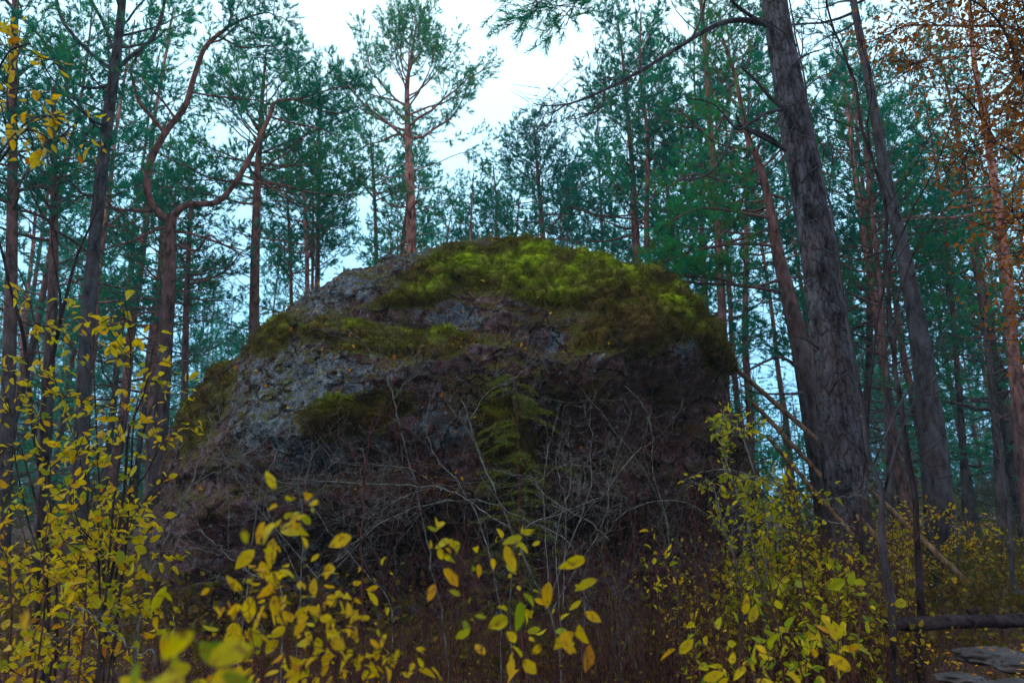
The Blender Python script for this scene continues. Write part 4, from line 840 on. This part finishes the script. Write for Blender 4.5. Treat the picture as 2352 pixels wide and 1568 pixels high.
FS = 1.55
L1 = [h for h in HAND if h[0] < 480]; L2 = [h for h in HAND if 480 <= h[0] < 900]; L3 = [h for h in HAND if 900 <= h[0] < 1500]; L4 = [h for h in HAND if h[0] >= 1500]
shrub('foreground_shrub', 'thin shoot with a few long drooping yellow-green leaves at lower left', 'shrub', [[(385, 1600), (380, 1480), (378, 1400), (382, 1340)]], 1.9, 231, leaf=.045, dens=3, tw=.08, twk=6, stem_w=4, Yj=0, extra=hand(L1, 1.9))
shrub('foreground_shrub', 'large yellow-leaved shoot at the bottom left of centre in front of the boulder', 'shrub',
      [[(640, 1640), (660, 1500), (640, 1380), (625, 1290), (640, 1220), (690, 1160)], [(700, 1640), (720, 1500), (760, 1400), (790, 1350)], [(760, 1640), (790, 1500), (840, 1400), (870, 1340)], [(820, 1640), (850, 1500), (880, 1420), (905, 1350)], [(600, 1640), (590, 1520), (575, 1440), (570, 1370)], [(680, 1640), (700, 1540), (730, 1440), (720, 1370)], [(860, 1640), (890, 1560), (900, 1470)], [(560, 1640), (545, 1540), (530, 1470)]],
      FS, 232, leaf=.034, dens=36, tw=.09, twk=16, stem_w=5, Yj=.08, f0=.35, droop=1.0, tint=(.6, .13), extra=hand(L2, FS))
shrub('foreground_shrub', 'scattered large yellow and green leaves on thin shoots at bottom centre', 'shrub', [[(1210, 1640), (1200, 1480), (1190, 1360), (1180, 1240), (1160, 1180)], [(1290, 1640), (1300, 1480), (1290, 1360), (1320, 1300)], [(1100, 1640), (1120, 1450), (1090, 1330), (1040, 1260), (1010, 1240)], [(1350, 1640), (1345, 1500), (1340, 1400)]],
      FS, 233, leaf=.036, dens=4, tw=.07, twk=7, stem_w=4, Yj=.04, f0=.3, extra=hand(L3, FS))
shrub('foreground_shrub', 'few large yellow leaves at the bottom edge right of centre', 'shrub', [[(1640, 1660), (1630, 1590), (1620, 1550)], [(1930, 1660), (1950, 1580), (1955, 1530)]], 1.8, 234, leaf=.04, dens=5, tw=.08, twk=7, stem_w=4, Yj=0, extra=hand(L4, 1.8))
NEAR = [(520, 1480, 455, 1500, 70, .05), (460, 1470, 500, 1530, 60, .2), (440, 1530, 330, 1560, 110, .42), (350, 1590, 250, 1560, 90, .55), (480, 1580, 560, 1540, 70, .6), (420, 1590, 400, 1510, 90, .3), (560, 1215, 566, 1262, 60, .4), (250, 1075, 262, 1100, 0, .6), (300, 1600, 210, 1575, 70, .6), (60, 1400, 62, 1460, 50, .7)]
shrub('foreground_shrub', 'blurred broad green and yellow leaves close to the lens at the bottom edge', 'shrub', [[(450, 1760), (465, 1680), (480, 1600)], [(380, 1760), (390, 1700), (400, 1640)]], .85, 235, leaf=.04, dens=12, tw=.05, twk=14, stem_w=6, Yj=0, extra=hand(NEAR, .85), tint=(.36, .15))

# bare lichened twigs in front of the boulder
br = dict(wm='lichen_twig', part='branch')
bare('dead_branch', 'pale curved dead branch sweeping down to the right in front of the dark rock', 'branch', [[(1400, 1240, 9), (1350, 1195, 9), (1275, 1155, 8), (1238, 1120, 8), (1222, 1095, 7), (1180, 1090, 5), (1130, 1075, 4)][::1], [(1235, 1110, 5), (1270, 1080, 4), (1310, 1068, 3), (1340, 1080, 3), (1342, 1130, 2)], [(1310, 1065, 4), (1360, 1080, 4), (1400, 1110, 3), (1450, 1155, 2)]], 5.6, 401, twigs=10, tl=.35, **br)
bare('dead_branch', 'forked grey branch standing upright in front of the central rock face', 'branch', [[(1290, 1560, 12), (1260, 1400, 11), (1180, 1230, 9), (1120, 1090, 8), (1090, 1010, 7), (1075, 955, 6), (1060, 920, 5)], [(1078, 965, 5), (1120, 900, 4), (1170, 875, 4), (1200, 850, 3), (1222, 800, 2)], [(1110, 1060, 4), (1080, 1000, 4), (1040, 940, 3), (1000, 880, 2)]], 5.4, 402, twigs=12, tl=.4, **br)
bare('dead_branch', 'crooked twig with fine side shoots rising against the mossy left face', 'branch', [[(1030, 1560, 10), (1010, 1400, 9), (980, 1240, 8), (950, 1100, 7), (920, 990, 6), (900, 900, 5), (880, 840, 5), (872, 790, 3)], [(880, 850, 4), (830, 780, 4), (790, 750, 3), (770, 720, 2)], [(905, 915, 4), (940, 870, 3), (960, 850, 2)]], 5.7, 403, twigs=14, tl=.45, **br)
bare('dead_branch', 'thin upright stem with a forked tip in front of the rock left of centre', 'branch', [[(830, 1600, 10), (832, 1400, 9), (830, 1200, 9), (840, 1080, 8), (850, 990, 6), (855, 960, 4)], [(850, 1000, 4), (868, 960, 4), (878, 935, 2)]], 3.6, 404, wm='brown_twig', part='branch', twigs=5, tl=.25)
bare('dead_branch', 'long horizontal dead branch crossing in front of the boulder', 'branch', [[(1170, 1210, 8), (1100, 1170, 8), (1030, 1125, 8), (960, 1115, 7), (880, 1112, 6), (760, 1106, 5), (650, 1098, 3)], [(990, 1120, 5), (930, 1140, 5), (870, 1175, 4), (800, 1210, 2)], [(1010, 1120, 5), (940, 1075, 4), (850, 1068, 3), (760, 1060, 2)]], 5.2, 405, twigs=18, tl=.4, **br)
bare('dead_branch', 'tall slanting lichened pole-like branch at the left foot of the boulder', 'branch', [[(300, 1568, 15), (322, 1440, 14), (350, 1310, 13), (395, 1210, 12), (440, 1110, 10), (470, 1030, 9), (486, 990, 7), (480, 945, 5)], [(445, 1110, 6), (520, 1070, 6), (570, 1040, 5), (640, 985, 4), (670, 945, 2)], [(486, 995, 5), (512, 970, 4)]], 3.9, 406, twigs=9, tl=.35, wm='lichen_twig', part='branch')
bare('dead_branch', 'dark slanted dead branch low in the left foreground', 'branch', [[(355, 1560, 10), (320, 1500, 10), (270, 1470, 9), (230, 1430, 8), (170, 1380, 6)], [(225, 1475, 6), (170, 1470, 6), (125, 1465, 4)]], 2.6, 407, twigs=5, tl=.2, **br)
bare('dead_branch', 'lichened fallen branch leaning in the dark left of the foreground leaves', 'branch', [[(650, 1400, 9), (580, 1320, 9), (520, 1270, 8), (480, 1240, 8), (455, 1215, 5)], [(560, 1310, 5), (540, 1270, 5), (500, 1262, 4), (470, 1265, 3)]], 3.2, 408, twigs=6, tl=.25, **br)
bare('dead_branch', 'thin white twig with a sharp bend against the dark right side of the rock', 'branch', [[(1560, 1400, 6), (1540, 1250, 6), (1522, 1160, 6), (1500, 1090, 5), (1498, 1040, 4), (1495, 980, 4), (1470, 920, 4), (1435, 885, 3)], [(1540, 1230, 4), (1500, 1120, 3), (1450, 1040, 3), (1390, 960, 3), (1330, 885, 2)]], 5.8, 409, twigs=10, tl=.45, **br)
bare('dead_branch', 'reddish bare stem rising on the dark right part of the rock face', 'branch', [[(1640, 1400, 8), (1610, 1250, 7), (1575, 1120, 6), (1560, 1050, 5), (1590, 1000, 3), (1640, 960, 2)], [(1570, 1100, 4), (1520, 1010, 3), (1490, 930, 2)]], 5.7, 410, twigs=10, tl=.4, wm='brown_twig', part='branch')
bare('dead_branch', 'lichened twig reaching left from the yellow-green shrub', 'branch', [[(1960, 1210, 8), (1880, 1190, 7), (1800, 1120, 6), (1740, 1095, 6), (1680, 1080, 5), (1620, 1082, 4), (1570, 1105, 2)], [(1890, 1150, 5), (1940, 1140, 4), (1980, 1135, 2)]], 5.0, 411, twigs=10, tl=.3, **br)
bare('dead_branch', 'forked pale twig in front of the lower left rock', 'branch', [[(565, 1360, 8), (580, 1240, 7), (600, 1130, 6), (608, 1095, 6), (640, 1030, 5), (668, 985, 3)], [(606, 1100, 4), (560, 1060, 3), (520, 1050, 2)], [(608, 1095, 4), (680, 1110, 3), (760, 1085, 2)]], 4.4, 412, twigs=9, tl=.3, **br)

rng = np.random.default_rng(640)
TG = [('fine tangle of pale twigs low in front of the lower left rock', 720, 1330, 620, 1080), ('thin crossing twigs in front of the rock below the moss ledge', 900, 1380, 800, 1000), ('spray of thin grey twigs left of the young spruce', 1050, 1400, 1000, 980),
      ('spray of bare twigs just right of the young spruce', 1290, 1400, 1330, 1000), ('wiry twigs in front of the dark hollow of the rock', 1450, 1400, 1420, 1020), ('bundle of thin reddish stems at the foot of the dark rock face', 1600, 1430, 1560, 1130), ('thin branching stems beside the yellow-green shrub', 1680, 1450, 1600, 1180),
      ('bare brown thicket stem at the lower right in front of the trunk', 1900, 1520, 1960, 1150), ('low fan of dead twigs at bottom centre', 1130, 1500, 1180, 1270), ('low dead twigs at the bottom right of centre', 1420, 1560, 1380, 1300), ('dim bare twigs at the bottom left corner', 130, 1540, 210, 1330), ('short fan of bare twigs right of the large yellow-leaved shoot', 950, 1500, 990, 1250)]
for k, (lab, x0, y0, x1, y1) in enumerate(TG):
    P_ = []
    for j in range(5):
        xe, ye = x1 + rng.normal(0, 110), y1 + rng.normal(0, 60); xm, ym = (x0 + xe) / 2 + rng.normal(0, 30), (y0 + ye) / 2 + rng.normal(0, 20)
        P_.append([(x0 + rng.normal(0, 25), y0, 6), (xm, ym, 5), ((xm + xe) / 2 + rng.normal(0, 15), (ym + ye) / 2, 4), (xe, ye, 2)])
    bare('bare_shrub', lab, 'shrub', P_, rng.uniform(4.8, 6.2), 700 + k, twigs=11, tl=.34, wm='brown_twig' if k % 3 else 'lichen_twig', part='branch')

for k, (lab, pp) in enumerate([('pale twig arching over the centre of the rock towards the moss', [(1150, 1420, 9), (1120, 1250, 8), (1060, 1120, 7), (1000, 1050, 6), (980, 960, 5), (1010, 870, 3)]),
      ('long low lichened branch sloping left in front of the rock', [(1330, 1290, 9), (1220, 1200, 8), (1100, 1150, 7), (980, 1160, 6), (860, 1210, 5), (770, 1290, 3)]),
      ('crossing pale branch right of the young spruce', [(1180, 1260, 8), (1280, 1180, 7), (1380, 1140, 6), (1450, 1050, 5), (1500, 1010, 3)]),
      ('thin arching twig at the right part of the dark rock face', [(1700, 1330, 8), (1640, 1200, 7), (1560, 1150, 6), (1470, 1160, 4), (1400, 1200, 3)]),
      ('kinked lichened branch at the lower left rock face', [(900, 1400, 8), (820, 1290, 7), (740, 1200, 6), (700, 1120, 5), (720, 1040, 3)])]):
    bare('dead_branch', lab, 'branch', [pp], 5.3 + .15 * k, 760 + k, twigs=18, tl=.42, **br)

# young spruce in front of the boulder
rng = np.random.default_rng(61); t = Tree(rng, 12, .028, .0035, .10)
W = np.array([[*at(a, b, 6.1), c] for a, b, c in [(1182, 850, .004), (1188, 960, .008), (1192, 1080, .012), (1195, 1250, .018), (1198, 1420, .024)]]); W = np.vstack([W, [W[-1, 0], W[-1, 1], -.1, .03]]); W = smooth_path(W, 4)
t.wood.tube(W[:, :3], W[:, 3], 6)
for k in range(52):
    f = k / 52; z = np.interp(f, [0, 1], [W[0, 2] - .05, .5]); p = np.array([np.interp(-z, -W[:, 2], W[:, c]) for c in range(3)])
    pts = t.path(p, rng.uniform(0, 6.28), rng.uniform(-.1, .25), (.14 + .75 * f ** .8) * rng.uniform(.6, 1.1), -.5, 5, .07); t.wood.tube(pts, np.linspace(.004, .0015, 6), 4)
    seg = pts[1:] - pts[:-1]
    for i_ in range(5):
        for u in range(3):
            b0 = pts[i_] + seg[i_] * rng.uniform(); s_ = unit(np.cross(seg[i_], [0, 0, 1.])) * (1 if u % 2 else -1); td = unit(unit(seg[i_]) * .8 + s_ * .8 + [0, 0, -.25]) * rng.uniform(.05, .14)
            t.seg(b0, b0 + td, .0018, .001); t.tp.append(b0); t.ta.append(td)
    t.tp += list(pts[:-1]); t.ta += list(seg)
t.K = 12
t.finish('young_spruce', (W[-1, 0], W[-1, 1], 0), 'small feathery green spruce standing against the dark rock face', 'young tree', [M['brown_twig'], M['spruce']])

# leaning poles and the fallen log
def pole(label, a, Ya, b, Yb, wa, wb, seed, bend=0.):
    A, B = at(*a, Ya), at(*b, Yb); t_ = np.linspace(0, 1, 26)[:, None]; Wp = A + (B - A) * t_; rng = np.random.default_rng(seed)
    Wp[:, 2] += bend * np.sin(t_[:, 0] * math.pi) + .012 * noise3(Wp * 2.5); r0, r1 = wpx(wa, A) * .37, wpx(wb, B) * .37
    mb = MB(); rad = np.linspace(r0, r1, 26) * (1 + .08 * noise3(Wp * 6)); mb.tube(Wp, rad, 12)
    for e, r_, q in ((0, rad[0], 1), (25, rad[-1], 24)):
        d = unit(Wp[e] - Wp[q]); mb.tube([Wp[e], Wp[e] + d * r_ * .12, Wp[e] + d * r_ * .14], [r_, r_ * .8, .001], 12)
    base_ = B.copy(); o = mb.build('leaning_pole', M['pole'], None, shift=base_); o.location = base_
    kn = MB()
    for k in range(5):
        p = Wp[rng.integers(3, 23)]; d = unit(rng.normal(size=3)); kn.tube([p, p + d * r0 * 1.6, p + d * r0 * 2.2], [r0 * .35, r0 * .25, .002], 6)
    o2 = kn.build('branch_stub', M['pole'], o, shift=base_)
    return tag(o, label, 'pole', 'wooden poles leaning on the boulder')
pole('upper of the long brown poles leaning against the right side of the boulder', (1662, 822), 10.4, (2225, 1340), 8.0, 15, 17, 71, .05)
pole('middle brown pole leaning below the upper one against the boulder', (1730, 925), 9.8, (2125, 1360), 7.7, 14, 16, 72, .03)
pole('short lowest leaning pole behind the yellow-green shrub', (1766, 1006), 9.4, (1960, 1230), 8.2, 12, 13, 73)
# fallen log and stones
A, B = at(2040, 1432, 5.2), at(2480, 1420, 5.4); t_ = np.linspace(0, 1, 60)[:, None]; Wp = A + (B - A) * t_; Wp[:, 2] += .01 * noise3(Wp * 3); lg = MB()
a_ = np.linspace(0, 2 * math.pi, 36, endpoint=False); ring = []
for q in Wp:
    pts = q + np.stack([0 * a_, np.cos(a_) * .08, np.sin(a_) * .045], -1); pts = pts + (pts - q) * (.30 * noise3(pts * np.array([3, 9, 9.])) + .2 * noise3(pts * 22))[:, None]; ring.append(pts)
ring = np.array(ring); i = np.arange(59)[:, None] * 36; j = np.arange(36)[None]; j2 = (j + 1) % 36
lg.add(ring, np.stack([i + j, i + j2, i + 36 + j2, i + 36 + j], -1).reshape(-1, 4)); lg.add(np.vstack([ring[0], [Wp[0] - [.02, 0, 0]]]), [[k, (k + 1) % 36, 36] for k in range(36)])
shift = np.array([A[0], A[1], 0]); o = lg.build('fallen_log', M['bark_dark'], None, shift=shift); o.location = shift
tag(o, 'dark fallen log lying level at the lower right corner', 'log')
kn = MB()
for k in range(6):
    p = Wp[rng.integers(6, 50)] + [0, 0, .06]; d = unit([rng.normal(0, .4), -.4, rng.uniform(.3, 1)]); kn.tube([p, p + d * .03, p + d * .05], [.016, .012, .004], 6)
kn.build('branch_stub', M['bark_dark'], o, shift=shift)
for k, (px_, py_, Y, s, lab) in enumerate([(2270, 1478, 4.6, .16, 'flat pale grey stone just below the fallen log'), (2350, 1500, 4.3, .13, 'grey stone at the right edge below the log'), (2335, 1545, 3.7, .12, 'small pale stone in the bottom right corner'), (2200, 1525, 4.0, .09, 'little grey stone left of the flat pale stone')]):
    c = at(px_, py_, Y); u = np.linspace(0, math.pi, 24); v = np.linspace(0, 2 * math.pi, 40, endpoint=False); U, Vv = np.meshgrid(u, v, indexing='ij')
    S = np.stack([np.sin(U) * np.cos(Vv), np.sin(U) * np.sin(Vv), np.cos(U)], -1); S = S * (1 + .55 * fbm(S * 1.7 + k * 7, 5) + .12 * fbm(S * 9, 3))[..., None] * np.array([1.3, .9, .30]) * s
    mb = MB(); i = np.arange(23)[:, None] * 40; j = np.arange(40)[None]; j2 = (j + 1) % 40
    mb.add(S, np.stack([i + j, i + 40 + j, i + 40 + j2, i + j2], -1).reshape(-1, 4)); o = mb.build('stone', M['stone']); o.location = (c[0], c[1], c[2] - .07)
    tag(o, lab, 'stone', 'stones by the log')

# ------------------------------------------------------------------ undergrowth (uncountable)
def undergrowth(name, n, xr, yr, hr, leafsz, seed, tint, lm='leaf_far', reject=None, nleaf=9, sr=.0025):
    rng = np.random.default_rng(seed); wo_, lf = MB(), MB(); y = rng.uniform(yr[0] ** .5, yr[1] ** .5, n) ** 2; px = rng.uniform(*xr, n); x = (px - CX) / F * y
    keep = np.ones(n, bool) if reject is None else ~reject(x, y); x, y = x[keep], y[keep]; n = len(x)
    z = gz(x, y); b = np.stack([x, y, z - .02], -1); h = rng.uniform(*hr, n)[:, None]; d = unit(np.column_stack([rng.normal(0, .22, (n, 2)), np.ones(n)])); m_ = b + d * h * .5
    d2 = unit(d + rng.normal(0, .25, (n, 3))); e = m_ + d2 * h * .5; sc = (y / 5)[:, None] if leafsz is None else 1
    wo_.sticks(b, m_, sr, sr * .7); wo_.sticks(m_, e, sr * .7, sr * .4)
    t = rng.uniform(.25, 1, (n, nleaf, 1)); p = np.where(t < .5, b[:, None] + (m_ - b)[:, None] * t * 2, m_[:, None] + (e - m_)[:, None] * (t * 2 - 1)); p = p + rng.normal(0, max(.05, leafsz * .9), p.shape); p = p.reshape(-1, 3); k = len(p)
    if nleaf: leaves(lf, p, rng.normal(size=(k, 3)) + [0, 0, .2], rng.normal(size=(k, 3)) + [0, -.3, .8], leafsz * rng.uniform(.6, 1.3, k), rng, np.clip(rng.normal(*tint, k), 0, 1), 1.5)
    wb = MB(); wb.V, wb.T, wb.R, wb.n = wo_.V, wo_.T, [], wo_.n; wb.Fq = list(wo_.Fq)
    if nleaf:
        for V_, T_, in zip(lf.V, lf.T): wb.V.append(V_); wb.T.append(T_)
        for f_, mm in lf.Fq: wb.Fq.append((f_ + wo_.n, 1))
        wb.n += lf.n
    return tag(wb.build(name, [M['brown_twig'], M[lm]], smooth=False), kind='stuff')
inb = lambda x, y: ((x - C0[0]) / 4.6) ** 2 + ((y - C0[1]) / 3.6) ** 2 < 1
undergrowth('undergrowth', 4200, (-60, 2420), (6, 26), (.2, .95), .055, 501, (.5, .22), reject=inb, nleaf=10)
undergrowth('undergrowth', 900, (1750, 2400), (7.5, 20), (.5, 1.2), .055, 502, (.45, .18), reject=inb, nleaf=14)
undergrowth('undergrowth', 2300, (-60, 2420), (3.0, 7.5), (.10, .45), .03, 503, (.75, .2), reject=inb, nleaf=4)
undergrowth('thin_stems_undergrowth', 900, (1250, 2050), (4.6, 7.2), (.5, 1.5), .03, 504, (.5, .2), reject=inb, nleaf=2, sr=.0035)
undergrowth('thin_stems_undergrowth', 420, (350, 1250), (4.2, 6.8), (.3, .95), .03, 505, (.5, .2), reject=inb, nleaf=1, sr=.0032)
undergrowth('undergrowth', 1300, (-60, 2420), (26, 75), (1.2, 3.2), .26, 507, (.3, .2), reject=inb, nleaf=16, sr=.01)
undergrowth('undergrowth', 150, (2060, 2420), (3.3, 5.2), (.06, .26), .03, 508, (.7, .2), reject=inb, nleaf=7)
undergrowth('undergrowth', 520, (1560, 2010), (5.0, 7.2), (.5, 1.35), .038, 506, (.3, .2), lm='leaf', reject=inb, nleaf=10)
# fallen leaves on the rock and ground
rng = np.random.default_rng(88); lf = MB(); cand = np.argwhere((N[..., 2] > .25) & (N[..., 1] < .4) & (qy < 1250)); pk = cand[rng.integers(0, len(cand), 260)]; pp = P[pk[:, 0], pk[:, 1]] + N[pk[:, 0], pk[:, 1]] * .10
leaves(lf, pp, rng.normal(size=(260, 3)), N[pk[:, 0], pk[:, 1]] + rng.normal(0, .2, (260, 3)), rng.uniform(.03, .06, 260), rng, np.clip(rng.normal(.75, .2, 260), 0, 1), 1.4)
kk = 70; a_ = at(2290, 1500, 4.3); xs = a_[0] + rng.uniform(-.75, .55, kk); ys = rng.uniform(3.4, 5.0, kk); zs = np.maximum(gz(xs, ys), a_[2] - .03) + rng.uniform(.0, .03, kk)
leaves(lf, np.stack([xs, ys, zs], -1), rng.normal(size=(kk, 3)) * [1, 1, .1], rng.normal(0, .3, (kk, 3)) + [0, 0, 1], .04, rng, rng.uniform(.7, 1, kk), 1.3)
k = 5000; y = rng.uniform(1.5, 3.4, k) ** 2; x = rng.uniform(-.9, .9, k) * y; ok = ~inb(x, y); x, y = x[ok], y[ok]; k = len(x)
leaves(lf, np.stack([x, y, gz(x, y) + .02], -1), rng.normal(size=(k, 3)) * [1, 1, .2], rng.normal(0, .35, (k, 3)) + [0, 0, 1], rng.uniform(.03, .06, k), rng, np.clip(rng.normal(.8, .2, k), 0, 1), 1.5)
cand = np.argwhere((N[..., 2] > .15) & (N[..., 1] < .5) & (qy < 1150)); kk = 5200; pk = cand[rng.integers(0, len(cand), kk)]; pn = N[pk[:, 0], pk[:, 1]]
leaves(lf, P[pk[:, 0], pk[:, 1]] + pn * rng.uniform(.03, .13, (kk, 1)), rng.normal(size=(kk, 3)), pn, rng.uniform(.03, .07, kk), rng, rng.uniform(.86, 1., kk), .14)
tag(lf.build('fallen_leaves', M['leaf'], smooth=False), kind='stuff')

# ------------------------------------------------------------------ haze
HAZE = 0.0014
if HAZE:
    m, n, p, o = mat('haze_air'); n.nodes.remove(p); v = n.nodes.new('ShaderNodeVolumePrincipled'); v.inputs['Color'].default_value = (.40, .88, 1.0, 1); v.inputs['Density'].default_value = HAZE
    v.inputs['Anisotropy'].default_value = .3; n.links.new(v.outputs[0], o.inputs['Volume'])
    hb = MB(); x0, x1, y0, y1, z0, z1 = -310, 310, -30, 310, -1.6, 32
    hb.add([[x, y, z] for z in (z0, z1) for x, y in ((x0, y0), (x1, y0), (x1, y1), (x0, y1))], [[3, 2, 1, 0], [4, 5, 6, 7], [0, 1, 5, 4], [1, 2, 6, 5], [2, 3, 7, 6], [3, 0, 4, 7]])
    tag(hb.build('haze', m, smooth=False), kind='stuff')
